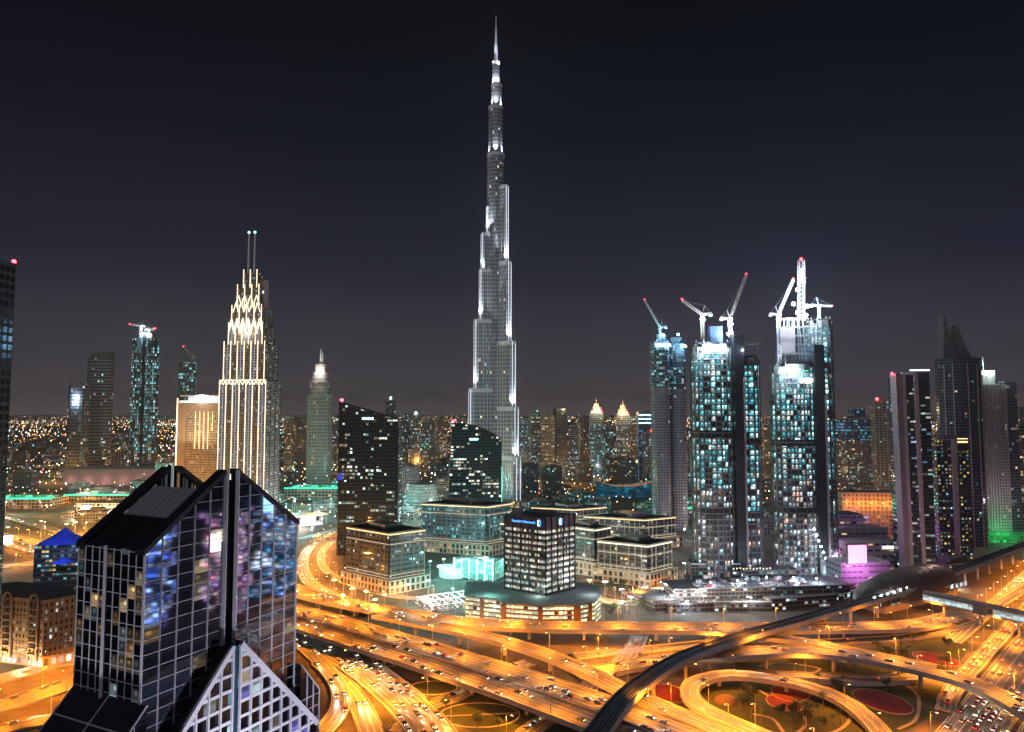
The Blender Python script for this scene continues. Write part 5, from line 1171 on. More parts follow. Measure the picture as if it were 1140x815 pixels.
    for s in (-1,1):
        p, q_ = a+n*(3.4*s), b+n*(3.4*s); wm.face([p+Vector((0,0,.5)), q_+Vector((0,0,.5)), q_+Vector((0,0,5.3)), p+Vector((0,0,5.3))], 0, [(0,0),(nb,0),(nb,1),(0,1)])
    wm.build('window_band', facade('bridge_glass', frame=(.3,.3,.3), lit=1.0, wu=.9, wv=.8, pal=[(.75,.95,1),(.85,1,.95)], e=1.3, spread=.05, even=.6), root)
    for t in (.18,.5,.82):
        p = a+d*(ln*t); pm = MB(); pm.tube((p.x,p.y,-.2),(p.x,p.y,10.7),.9,12); pm.build('pier', M['barrier'], root)
    bx = MB(); p = a+d*(ln*.52); bx.box((p.x,p.y,p.z+2.2),(9,8,6),0,math.atan2(d.y,d.x)); bx.build('lift_tower', M['dark_concrete'], root)
metro()
# ---------------------------------------------------------------- far skyline
SK = [ # left, right, top, depth, facade, what it looks like
 (577,592,466,1750,'f_teal','teal lit apartment tower just right of the tallest skyscraper'),
 (590,605,461,1900,'f_mix','apartment tower with a green roof light right of the tallest skyscraper'),
 (603,617,463,1800,'f_warm','brownish apartment tower with scattered warm windows right of the tallest skyscraper'),
 (616,632,455,1850,'f_dim','darkest and broadest flat topped tower of the skyline right of the tallest skyscraper'),
 (633,646,474,1700,'f_cool','pale blue apartment slab left of the dark round topped one'),
 (645,659,467,2000,'f_dim','dark round topped apartment tower left of the first golden crowned tower'),
 (657,672,460,1750,'f_teal','slim tower with a golden crown and red beacon, left one of the golden crowned pair'),
 (671,684,474,1650,'f_teal','plain teal windowed block between the two golden crowned towers'),
 (686,703,462,1700,'f_mix','slim tower with a golden crown and red beacon, right one of the golden crowned pair'),
 (703,712,470,2000,'f_warm','narrow warm lit tower right of the golden crowned pair'),
 (711,728,459,1600,'f_blue','tower with teal and blue bands across its top beside the slim grey twin tower'),
 (716,728,482,1500,'f_cool','pale lower tower with a red rooftop glow beside the slim grey twin tower'),
 (768,777,450,1500,'f_teal','thin teal tower peeping out right of the slim grey twin tower'),
 (848,866,476,1600,'f_warm','warm lit apartment block glimpsed between the middle and the tallest unfinished towers'),
 (852,868,468,2100,'f_mix','grey apartment tower glimpsed behind the warm block between the unfinished towers'),
 (428,440,446,2100,'f_dim','thin dark tower with a bright blue roof light right of the sloping black tower'),
 (446,458,462,2200,'f_cool','greyish tower left of the tall pale lamp topped one beyond the black towers'),
 (457,468,463,2000,'f_mix','tower with one white rooftop lamp beyond the gap between the black towers'),
 (470,484,468,2000,'f_dim','dark apartment tower beyond the gap between the black towers'),
 (483,499,466,2200,'f_warm','warm lit tower right behind the curved black tower'),
 (317,328,468,1900,'f_warm','red brown apartment tower right of the golden stepped tower'),
 (327,341,464,2100,'f_dim','dim tower left of the slim grey stepped hotel tower'),
 (369,379,472,2100,'f_cool','greenish tower glimpsed left of the sloping black tower'),
 (120,142,505,1900,'f_dim','low dark block between the grey apartment towers and the teal unfinished tower'),
 (173,193,510,1900,'f_mix','low lit block right of the teal unfinished tower'),
 (565,579,484,1700,'f_mix','low pale tower hugging the right foot of the tallest skyscraper'),
 (1135,1150,455,1800,'f_dim','distant tower beyond the gridded hotel tower at the right edge')]
for i, (a, b, y, D, f, lb) in enumerate(SK):
    r = slab('skyline_tower', lb, a, b, y, D, globals()[f], (.7,.9,.8)[i%3], R((-12,8,0,15)[i%4]), 4.2, 5.4, ledges=(0,4,0)[i%3], fins=(0,0,8)[i%3], beacon=(.3 if i in (6,8,11) else None), roofm='dark_concrete')
    d = DIM[r.name]
    if i in (6,8):
        cr = MB(); cr.prism(oval(0,0,d['w']*.36,d['d']*.36,8), d['h'], d['h']+14, 0); cr.prism(oval(0,0,d['w']*.22,d['d']*.22,8), d['h']+14, d['h']+24, 0); cr.tube((0,0,d['h']+24),(0,0,d['h']+36),2,6,0,.3); cr.build('crown', M['beige'], r)
        lamp('POINT', r, (0,-d['d'],d['h']+10), 90000, (1,.75,.4), None, 2, None, 'crown_light'); lb_ = MB(); lb_.prism(oval(0,0,d['w']*.39,d['d']*.39,8), d['h']+2, d['h']+6, 0, bottom=True); lb_.build('light_band', M['l_amber'], r)
    if i in (1,15,17):
        fb = MB(); fb.ball((0,-d['d']*.4,d['h']+8), 2.6); fb.build('roof_lamp', (M['l_green'],M['l_blue'],M['l_white'])[(1,15,17).index(i)], r)
    if i in (10,):
        for k in range(3): lbx = MB(); lbx.box((0,-d['d']/2-.5,d['h']-6-k*9),(d['w'],.8,1.6)); lbx.build('light_band', M['l_teal'], r)
    if i in (5,): dm = MB(); dm.ball((0,0,d['h']), d['w']*.45, 0, 12, 8, .7); dm.build('dome', M['dark_concrete'], r)
# ---------------------------------------------------------------- low and middling blocks that fill the plain
KEEP = [(XA(551,1240),1240,95),(XA(278,1000),1000,75),(XA(226,1010),1010,70),(XA(411,800),812,60),(XA(528,930),945,60),(XA(607,560),590,75),(XA(812,650),670,50),(XA(900,690),705,50),(XA(747,957),975,45),(XA(850,600),610,110),
        (XA(1020,690),710,40),(XA(1068,850),870,50),(XA(1110,880),900,60),(XA(968,720),790,75),(XA(968,900),920,70),(XA(952,640),655,40),(-95,210,80),(XA(70,600),615,50),(XA(40,455),480,60),(XA(438,636),665,70),(XA(541,800),830,80),(XA(661,700),720,45),(XA(719,660),690,60),(XA(716,830),860,48),(XA(640,960),985,50),(XA(600,800),820,50),(XA(697,1330),1350,80),(XA(130,1560),1590,130),(XA(154,1700),1715,60),(XA(90,1660),1690,60),(XA(354,1480),1500,50),(XA(205,1750),1770,40),(-330,420,60),(XA(1058,780),790,50),(XA(1062,720),735,50)]
def free(x, y, r):
    return all((x-a)**2+(y-b)**2 > (c+r)**2 for a, b, c in KEEP)
protos = {}
random.seed(21)
ZN = [('low city block among street lights left of the golden stepped tower', 'left', -20, 320, 780, 3200, 95),
      ('low city block with lit shopfronts on the plain around the tallest skyscraper', 'centre', 320, 560, 900, 3200, 84),
      ('low city block among orange lights beyond the square office blocks', 'mid', 590, 800, 860, 3200, 96),
      ('low city block beyond the unfinished towers and the right hand towers', 'right', 800, 1160, 820, 3200, 70)]
def make_block(f, w, d, h, k):
    root = thing('city_block', 'x', 'building'); mb = MB(); mb.prism(rect(0,0,w,d), 0, h, 0, 1, 4, 4.2, k)
    mb.prism(rect(w*.1,d*.1,w*.4,d*.5), h, h+4, 1, 1); mb.prism(rect(-w*.25,-d*.2,w*.2,d*.3), h, h+2.2, 1, 1); mb.build('facade', [f, M['pale_roof'] if k % 2 else M['dark_concrete']], root)
    return root
pr = []
for k in range(14):
    pr.append(make_block([f_warm,f_mix,f_cool,f_teal,f_warm,f_dim,f_mix][k%7], random.uniform(26,60), random.uniform(22,46), (9,13,18,26,34,48,62)[k%7]*random.uniform(.8,1.2), k))
used = set()
for lb, zn, a, b, D0, D1, n in ZN:
    c = 0; tries = 0
    while c < n and tries < 3000:
        tries += 1
        D = D0+(D1-D0)*random.random()**1.3; X = XA(random.uniform(a,b), D)
        if not free(X, D, 32) or near_roads(X, D, 26): continue
        k = random.randrange(14)
        if D < 1300 and k % 7 > 2: k -= 3
        KEEP.append((X, D, 26)); L = lb
        if k not in used: used.add(k); o = pr[k]; o.location = (X,D,0); o.rotation_euler = (0,0,random.uniform(-.5,.5)); o['label'] = L
        else: o = clone(pr[k], (X,D,0), random.uniform(-.5,.5), L)
        o['group'] = 'low blocks %s' % {'left':'left of the golden tower','centre':'around the tallest tower','mid':'beyond the office blocks','right':'beyond the unfinished towers'}[zn]
        c += 1
for k in range(14):
    if k not in used:
        for ch in KIDS.get(pr[k].name, []): bpy.data.objects.remove(ch)
        bpy.data.objects.remove(pr[k])
# ---------------------------------------------------------------- hall shaped like a boat, malls and bright plazas
BEDS = []
def extras():
    D = 1330; x = lambda p: XA(p,D)-XA(697,D); root = thing('boat_hall', 'boat shaped hall with a dark curved roof and a blue lit glass flank', 'building', (XA(697,D), D, 0))
    n = 16; mb = MB(); rf = MB(); X0, X1 = x(664), x(733)
    for i in range(n):
        t0, t1 = i/n, (i+1)/n; wd = lambda t: 24*math.sin(math.pi*min(1,max(0,.08+.84*t)))**.7; hh = lambda t: 20+14*(abs(t-.45)*1.7)**2
        xa, xb = X0+(X1-X0)*t0, X0+(X1-X0)*t1
        for s in (-1,1):
            f = [(xa,20+s*wd(t0)*.8,0),(xb,20+s*wd(t1)*.8,0),(xb,20+s*wd(t1),hh(t1)),(xa,20+s*wd(t0),hh(t0))]; mb.face(f if s < 0 else f[::-1],0,[(i,0),(i+1,0),(i+1,4),(i,4)])
        rf.face([(xa,20-wd(t0)-3,hh(t0)),(xb,20-wd(t1)-3,hh(t1)),(xb,20+wd(t1)+3,hh(t1)),(xa,20+wd(t0)+3,hh(t0))])
    mb.build('glass_hull', facade('hull_glass', glass=(.02,.12,.2), frame=(.02,.06,.10), wu=.9, wv=.85, lit=.8, pal=[(.0,.22,.42),(.02,.30,.5),(.0,.15,.3)], e=.8, spread=.1), root); rf.build('roof', M['dark'], root)
    # green roofed malls on the left plain
    for k, (a, b, D, hh, lb) in enumerate(((-10,60,1180,16,'long flat mall with a green glowing edge at the left border of the photo'),(75,242,1230,16,'long flat mall with a green glowing edge behind the gabled glass tower'),(318,378,1300,20,'low mall with a green glowing edge below the slim grey stepped tower'),(735,800,1050,14,'low hall with a green glowing roof edge behind the slim grey twin tower'))):
        root = thing('mall', lb, 'building', (XA((a+b)/2,D), D, 0)); w_ = XA(b,D)-XA(a,D)
        mb = MB(); mb.prism(rect(0,30,w_,60), 0, hh, 0, 1, 6, 5.3, k); mb.build('wall', [f_warm, M['dark_concrete']], root)
        gs = MB(); gs.bar((-w_/2,-.6,hh+.8),(w_/2,-.6,hh+.8),1.2,2.4); gs.build('light_band', M['l_green'], root)
        for i in range(3): lamp('POINT', root, (w_*(i-1)*.33,16,hh+9), 40000, (.08,1,.5), None, 1, None, 'roof_point_light')
        bx = MB()
        for i in range(5): bx.box((w_*(i-2)*.18,30+6*(i%2),hh+1.5),(14,12,3))
        bx.build('roof_plant', M['dark_concrete'], root)
    D = 1080; root = thing('mall_entrance', 'bright cream mall entrance with tall golden arches at the left', 'building', (XA(130,D), D, 0)); w_ = XA(172,D)-XA(90,D)
    mb = MB(); mb.prism(rect(0,16,w_,30), 0, 22, 0, 1, 6, 5.5, 3); mb.build('wall', [facade('cream_mall', frame=(.45,.36,.25), lit=.7, pal=[(1,.8,.45),(1,.9,.7)], e=1.3, wu=.7), M['pale_roof']], root)
    for xx in (-w_*.2, w_*.15, w_*.38):
        ar = MB()
        for s in (-5,5): ar.bar((xx+s,-.8,0),(xx+s,-.8,17),1.4,1.4)
        for k in range(8): a0, a1 = math.pi*k/8, math.pi*(k+1)/8; ar.bar((xx+5*math.cos(a0),-.8,17+5*math.sin(a0)),(xx+5*math.cos(a1),-.8,17+5*math.sin(a1)),1.4,1.4)
        ar.build('arch', M['beige'], root)
    lt = MB(); lt.box((-w_*.36,-1,12),(14,1,14)); lt.build('screen', M['l_wstrip'], root)
    for i in range(4): lamp('POINT', root, (w_*(i-1.5)*.28,-16,8), 40000, (1,.78,.45), None, 1, None, 'entrance_light')
    D = 830; root = thing('billboard', 'small white glowing billboard on a post above the orange road at the left edge', 'sign', (XA(12,D), D, 0)); b = MB(); b.box((0,0,12),(17,.8,10)); b.build('panel', M['l_wstrip'], root); b = MB(); b.bar((0,.2,0),(0,.2,7),1.2,1.2); b.bar((-8.8,0,6.8),(8.8,0,6.8),.5,1.2); b.build('post', M['steel'], root)
    # lit white canopy left of the sloping black tower, with a footbridge before it
    D = 1000; root = thing('canopy_building', 'dazzling white lit canopy building between the gabled tower and the sloping black tower', 'building', (XA(336,D), D, 0), R(10)); b = MB(); b.prism(oval(0,14,38,16,24), 13, 15, 0, bottom=True); b.build('canopy_roof', M['white'], root); b = MB(); b.prism(oval(0,14,30,11,24), 0, 13, 0, top=False, bay=5, fl=6.5); b.build('glass_wall', facade('hot_glass', frame=(.5,.5,.5), lit=1.0, pal=[(1,.9,.8),(1,.95,.95)], e=3.0, wu=.9, wv=.85, spread=.1), root)
    for i in range(9): p = oval(0,14,35,14,9)[i]; c = MB(); c.tube((*p,0),(*p,13),.5,8); c.build('column', M['white'], root)
    lamp('POINT', root, (0,-26,14), 90000, (1,.9,.85), None, 1, None, 'canopy_light')
    a, b_ = Vector(G(318,606,8)), Vector(G(378,589,8)); root = thing('footbridge', 'straight pale footbridge left of the brown office block', 'bridge'); mb = MB(); mb.bar(a,b_,5,1.0); mb.build('deck', M['concrete'], root); rl = MB(); n = (b_-a).normalized(); s = Vector((-n.y,n.x,0))*2.4
    for k in (-1,1): rl.bar(a+s*k+Vector((0,0,1.2)), b_+s*k+Vector((0,0,1.2)), .2, 1.4)
    rl.build('railing', M['white'], root)
    for t in (.05,.35,.65,.95): p = a+(b_-a)*t; c = MB(); c.tube((p.x,p.y,-.1),(p.x,p.y,7.6),.7,10); c.build('pier', M['barrier'], root)
    # teal lit glass drum office beyond, teal atrium hall, car canopy
    D = 1120; root = thing('round_office', 'round glass office with pale curved bands right of the sloping black tower', 'building', (XA(469,D), D, 0)); b = MB()
    for i in range(9): b.prism(oval(0,22,27-i*.4,21,24), i*5, i*5+4.6, 0, 1, 3.4, 4.6, i)
    b.build('storey', [facade('drum_glass', glass=(.05,.09,.09), frame=(.1,.14,.14), wu=.95, wv=.4, lit=.45, pal=[(.7,.9,.8),(.9,.95,.8)], e=.7, spread=.5), M['concrete']], root)
    b = MB()
    for i in range(10): b.prism(oval(0,22,28.2-i*.4,22.2,24), i*5-.5, i*5+.2, 0, bottom=True)
    b.build('band', M['concrete'], root); b = MB(); b.ball((0,22,45),11,0,14,8,.4); b.build('dome', M['dark_concrete'], root)
    D = 690; root = thing('atrium_hall', 'teal glowing glass hall with white lit fins between the two front office blocks', 'building', (XA(528,D), D, 0), R(-20))
    b = MB(); b.prism(rect(0,12,44,22), 0, 17, 0, 1, 4, 5.6, 0); b.build('glass_wall', [facade('atrium_glass', glass=(.1,.3,.28), frame=(.3,.42,.4), lit=.85, wu=.85, wv=.85, pal=[(.25,.9,.8),(.7,1,.95),(.1,.6,.55)], e=1.0, spread=.2), M['pale_roof']], root)
    for i in range(6): b = MB(); b.box((-20+8*i,-1.2,9.5),(1.4,2.2,19)); b.build('fin', M['white'], root)
    b = MB(); b.prism(oval(-24,2,13,10,18), 0, 9, 0, 0); b.build('drum', M['white'], root); b = MB(); b.prism(oval(-24,2,15,12,18), 9, 9.8, 0, 0, bottom=True); b.build('drum_roof', M['white'], root)
    for p in ((-24,-16,12),(-2,-10,14),(16,-10,12),(-10,4,22),(12,6,22)): lamp('POINT', root, p, 10000, (.3,1,.86), None, .8, None, 'teal_light')
    b = MB()
    for p in ((-24,-9,10.5),(-4,-2.6,15),(6,-2.6,16),(17,-2.6,14)): b.ball(p, .8)
    b.build('floodlight', M['l_teal'], root)
    # parking roof: a shallow teal canopy
    root = thing('car_park_canopy', 'flat translucent canopy over the teal lit car park in front of the glass hall', 'canopy', (XA(500,600), 600, 0), R(28)); b = MB(); b.box((0,0,5.2),(46,1.2,.5))
    for k in (-1,1): b.box((0,k*16,5.2),(46,1.2,.5))
    for k in range(7): b.box((-21+7*k,0,5.5),(.8,34,.4))
    b.build('beam', M['white'], root)
    for k in (-1,0,1):
        for j in range(4): b = MB(); b.tube((-21+14*j,k*16,0),(-21+14*j,k*16,5),.3,8); b.build('post', M['white'], root)
    for p in ((-14,0,9),(12,6,9)): lamp('POINT', root, p, 14000, (.45,.95,1), None, .6, None, 'car_park_light')
    # sunken crossing wall, gardener's mound and round plots
    for px, py, rx, ry, lb in ((427,738.5,9,7,'small round planted plot beside the diagonal flyover, farthest of three'),(482,766,14,10,'round planted plot with a pale rim under the diagonal flyover piers'),(534,796,21,15,'largest round planted plot with a pale rim and a path across it')):
        g = Vector(G(px,py)); root = thing('planted_plot', lb, 'garden', (g.x,g.y,.02)); b = MB(); b.prism(oval(0,0,rx,ry,36), 0, .12, 0); b.build('soil', M['lawn'], root); b = MB(); o1, o2 = oval(0,0,rx+.5,ry+.5,36), oval(0,0,rx-.3,ry-.3,36)
        for i in range(36): j = (i+1)%36; b.face([(*o2[i],.3),(*o1[i],.3),(*o1[j],.3),(*o2[j],.3)]); b.face([(*o1[i],0),(*o1[j],0),(*o1[j],.3),(*o1[i],.3)]); b.face([(*o2[j],0),(*o2[i],0),(*o2[i],.3),(*o2[j],.3)])
        b.build('rim', M['barrier'], root)
        if rx > 20: b = MB(); b.box((0,0,.2),(40,1.0,.16),0,.1); b.build('path', M['path'], root)
    for px, py, rx, ry, lb, rz in ((982,781,12.5,17,'largest red flower bed, a long oval on the lawn at the lower right',.25),(873,783,8.5,11,'dark red round flower bed inside the loop ramp',.1),(880,771.5,10,13,'bright red flower bed close under the loop ramp',-.5),(1042,734,10,14,'red flower bed beside the motorway above the high curved flyover',.5),(745,772,9,13,'dim red bed under the metro viaduct left of the loop ramp',.2)):
        g = Vector(G(px,py)); BEDS.append((g.x,g.y,max(rx,ry)+2)); root = thing('flower_bed', lb, 'flower bed', (g.x,g.y,.03), rz); b = MB(); hf = .2+.004*rx; b.prism(oval(0,0,rx,ry,40), 0, hf, 0); b.build('flowers', M['flowers'], root); b = MB(); o1, o2 = oval(0,0,rx+.6,ry+.6,40), oval(0,0,rx,ry,40)
        for i in range(40): j = (i+1)%40; b.face([(*o2[i],.36),(*o1[i],.36),(*o1[j],.36),(*o2[j],.36)]); b.face([(*o1[i],0),(*o1[j],0),(*o1[j],.36),(*o1[i],.36)])
        b.build('edging', M['path'], root)
    # lawns and winding paths (setting)
    for k, (pts) in enumerate(([(780,765),(850,757),(905,768),(955,793),(975,830),(880,835),(800,793)],[(905,752),(1000,762),(1060,765),(1025,805),(985,815),(950,782)],[(800,737),(900,735),(1000,745),(1000,752),(880,746),(800,745)],[(960,723),(1040,710),(1078,715),(1058,742),(1000,735)],[(400,742),(470,760),(560,775),(640,800),(600,832),(520,812),(450,775)])):
        q = spline([G(*p) for p in pts]+[G(*pts[0])], 8); b = MB(); z = .012+.003*k; b.face([(v.x,v.y,z) for v in q[:-1]][::-1]); o = b.build('lawn', M['lawn'], None, False); tag(o, kind='structure')
    for k, pts in enumerate(([(845,768),(862,779),(888,790),(897,806),(880,822)],[(905,762),(945,790),(935,812),(890,822)],[(1008,762),(1022,775),(1020,800),(1000,812)],[(838,795),(860,800),(872,815)],[(985,752),(1000,748),(1005,742),(1040,735)],[(898,752),(912,744),(870,738),(845,742)])):
        fr = frames(spline([G(*p) for p in pts], 4)); b = MB(); strip(b, fr, -.9, .9, .05+.004*k); o = b.build('path', M['path']); tag(o, kind='structure')
    g = Vector(G(808,781)); root = thing('garden_mound', 'rounded pale stone mound on the dark lawn inside the loop ramp', 'mound', (g.x,g.y,-.3)); b = MB(); random.seed(4); b.ball((0,0,0), 6.5, 0, 16, 10, .55); o = b.build('mound', M['brown'], root, smooth=True)
extras()
# ---------------------------------------------------------------- street lamps
random.seed(5)
def lamp_proto(kind, mat, h, e, c, double=False, spot=158):
    root = thing('street_lamp', 'x', 'street lamp'); mb = MB(); mb.tube((0,0,-.2),(0,0,h),.16,8,0,.09); mb.tube((0,0,-.2),(0,0,.8),.3,8)
    arms = (1,-1) if double else (1,)
    for s in arms: mb.tube((0,0,h-.2),(2.6*s,0,h+.35),.08,6)
    po = mb.build('pole', M['steel'], root)
    for s in arms: hb = MB(); hb.box((3.0*s,0,h+.38),(1.5,.5,.22)); hb.box((3.0*s,0,h+.22),(1.1,.42,.1),1); hb.build('lamp_head', [M['steel'], mat], po)
    lamp('SPOT', root, (2.6,0,h-.1), e, c, spot, .35, (0,R(12),0), 'lamp_light')
    return root
SOD = (1,.275,.015)
P_s = lamp_proto('sodium', M['l_warm'], 11.5, 37000, SOD)
first = {id(P_s): True}
lamps = [s for s in all_lamp_spots if not any((v.x-s[0].x)**2+(v.y-s[0].y)**2 < 90 for v in METRO) and 250 < s[0].y < 1400 and abs(s[0].x/s[0].y) < .82]
lamps.sort(key=lambda s: s[0].length)
lamps = lamps[:292]
LN = {'flyover': 'steel street lamp with an orange glow on the edge of a flyover', 'road': 'steel street lamp with an orange glow beside a ground level road'}
for i, (p, a, r) in enumerate(lamps):
    lb = LN[r['name']]
    o = P_s if i == 0 else clone(P_s, tuple(p), a, lb)
    if i == 0: o.location = tuple(p); o.rotation_euler = (0,0,a); o['label'] = lb
    o['group'] = 'street lamps along the %s' % ('flyovers' if r['elev'] else 'ground level roads')
# area lights of the plazas: taller masts in cold and warm colours
def mast(px, D, h, e, c, mat, lb, grp):
    k = (h, e, c); x = XA(px, D)
    if k not in MP:
        root = thing('light_mast', lb, 'light mast', (x,D,0), 0, grp); mb = MB(); mb.tube((0,0,-.2),(0,0,h),.3,8,0,.15); mb.box((0,0,h),(3.2,.4,.4)); po = mb.build('pole', M['steel'], root)
        hb = MB()
        for s in (-1.3,0,1.3): hb.box((s,-.1,h-.3),(.9,.7,.35))
        hb.build('lamp_head', mat, po); lamp('POINT', root, (0,0,h+1.0), e, c, None, .6); MP[k] = root
    else: MP[k] = MP[k]; o = clone(MP[k], (x,D,0), random.uniform(-1,1), lb); o['group'] = grp
MP = {}
W_, T_, O_ = (1,.93,.82), (.35,.95,.9), (1,.45,.08)
for px, D in ((455,600),(478,612),(505,640),(548,640),(480,690),(452,720),(520,760),(505,585),(462,655),(495,700),(540,705),(575,700),(470,850),(560,860),(590,880),(620,900)): mast(px, D, 17, 24000, T_, M['l_teal'], 'cold white light mast in the teal lit plaza between the office blocks', 'teal plaza masts')
for px, D in ((690,600),(672,625),(735,625),(700,575),(760,700),(665,580),(745,580),(780,580),(690,560),(830,575),(640,760),(700,760),(665,820),(740,800),(620,700),(770,690),(760,900),(700,930)): mast(px, D, 13, 13000, W_, M['l_white'], 'white light mast beside the boulevard in front of the colonnaded block', 'boulevard masts')
for px, D in ((395,610),(410,600),(430,590),(375,640),(420,575),(385,590),(600,650),(655,640)): mast(px, D, 11, 12000, O_, M['l_warm'], 'orange light mast among the trees around the brown office block', 'office garden masts')
for px, D in ((330,1120),(350,1200),(370,1120),(340,1350),(400,1250),(455,1050),(440,1180),(480,1050)): mast(px, D, 24, 44000, T_, M['l_teal'], 'tall teal light mast on the plain below the slim grey stepped tower', 'teal plain masts')
for i in range(46):                                                # along the left hand streets
    px = random.uniform(-5,330); D = random.uniform(640,1250); x = XA(px,D)
    if free(x, D, 2): mast(px, D, 16, 34000, random.choice((O_,O_,O_,W_)), M['l_warm'], 'orange light mast along the busy streets at the left', 'left street masts')
for px, D in ((925,700),(990,760),(1000,830),(940,860),(960,780),(905,760)): 
    if True: mast(px, D, 20, 30000, (.85,.3,1), M['l_white'], 'violet tinted light mast around the mauve shopping terraces', 'violet masts')
for i in range(24):
    px = random.choice((random.uniform(318,378), random.uniform(440,500), random.uniform(560,760))); D = random.uniform(860,1200); x = XA(px,D)
    if free(x, D, 2): mast(px, D, 18, 30000, random.choice((T_,T_,W_,O_)), M['l_teal'], 'teal or white light mast between the middle distance blocks', 'middle distance masts')
for i in range(110):
    px = random.choice((random.uniform(-10,240), random.uniform(330,1140), random.uniform(560,1140))); D = random.uniform(900,2300)
    if free(XA(px,D), D, 4): mast(px, D, 22, 60000, random.choice((O_,O_,W_)), M['l_warm'], 'tall light mast among the low city blocks', 'masts among the low blocks')
# ---------------------------------------------------------------- cars
def car_proto(c, k):
    mat = plain('car_paint_%d' % k, c, .25, .2, .05); mb = MB()
    prof = [(-2.2,.35),(2.15,.35),(2.2,.75),(1.3,.92),(.6,1.42),(-1.0,1.45),(-1.9,1.0),(-2.25,.95)]
    for s in (-.88,.88):
        f = [(x,s,z) for x,z in prof]; mb.face(f if s < 0 else f[::-1], 0)
    for i in range(len(prof)):
        (x0,z0),(x1,z1) = prof[i], prof[(i+1)%len(prof)]; mb.face([(x0,-.88,z0),(x0,.88,z0),(x1,.88,z1),(x1,-.88,z1)], 1 if i in (3,5) else 0)
    for s in (-1,1):
        mb.box((.0,.885*s,1.17),(1.7,.02,.36),1)
        for x in (-1.35,1.4): mb.tube((x,.72*s,.33),(x,.92*s,.33),.33,10,2)
        mb.box((2.2,.62*s,.68),(.06,.36,.2),3); mb.box((-2.25,.62*s,.82),(.06,.34,.18),4)
    return mb.build('car', [mat, M['black'], M['tyre'], M['l_head'], M['l_tail']])
PAL = [((.7,.7,.7),'white'),((.02,.02,.022),'black'),((.35,.36,.38),'silver'),((.3,.02,.02),'red'),((.04,.07,.2),'blue'),((.45,.38,.28),'sand coloured')]
cp = [car_proto(c, i) for i, (c, n) in enumerate(PAL)]; cu = set()
car_spots = [c for c in car_spots if c[0].y > 300 and abs(c[0].x/c[0].y) < .80]
car_spots.sort(key=lambda s: s[0].length)
parked = []
for j in range(6):
    for i in range(9):
        if random.random() < .8:
            v = Vector((XA(500,600),600,0))+Matrix.Rotation(R(28),3,'Z')@Vector((-22+5*i*1.05, -14+5.6*j, 0)); parked.append((v, R(28+90)))
nroad = 292-len(parked)
def put_car(p, a, where, grp):
    k = random.choices(range(6), (5,2,4,1,1,2))[0]; lb = '%s car %s' % (PAL[k][1], where)
    if k not in cu: cu.add(k); o = cp[k]; o.location = tuple(p); o.rotation_euler = (0,0,a); tag(o, lb, 'car', grp)
    else: o = cp[k].copy(); col.objects.link(o); o.location = tuple(p); o.rotation_euler = (0,0,a); o['label'] = lb; o['group'] = grp
    if 'parked' not in where: lamp('SPOT', o, (2.35,0,.75), 16000, (1,.84,.62), 24, .25, aim((1,0,-.05)), 'headlight_beam')
step = max(1, len(car_spots)/nroad)
chosen = [car_spots[i] for i in range(min(len(car_spots), nroad))]; rest = car_spots[nroad:]
for p, a in chosen: put_car(p, a, 'with lights on driving through the junction', 'cars on the junction')
for p, a in parked: put_car(p, a, 'parked in the teal lit car park', 'parked cars')
tm = MB()
for p, a in rest[:1500]:
    d = Vector((math.cos(a),math.sin(a),0)); n = Vector((-d.y,d.x,0))
    tm.box((p.x,p.y,p.z+.75),(4.4,1.8,1.0),0,a)
    for s in (-.6,.6):
        q = p+d*2.24+n*s; tm.box((q.x,q.y,p.z+.7),(.1,.4,.25),1,a); q = p-d*2.24+n*s; tm.box((q.x,q.y,p.z+.8),(.1,.4,.25),2,a)
if tm.f: tag(tm.build('distant_traffic', [M['steel'], M['l_head'], M['l_tail']], None, False), kind='stuff')
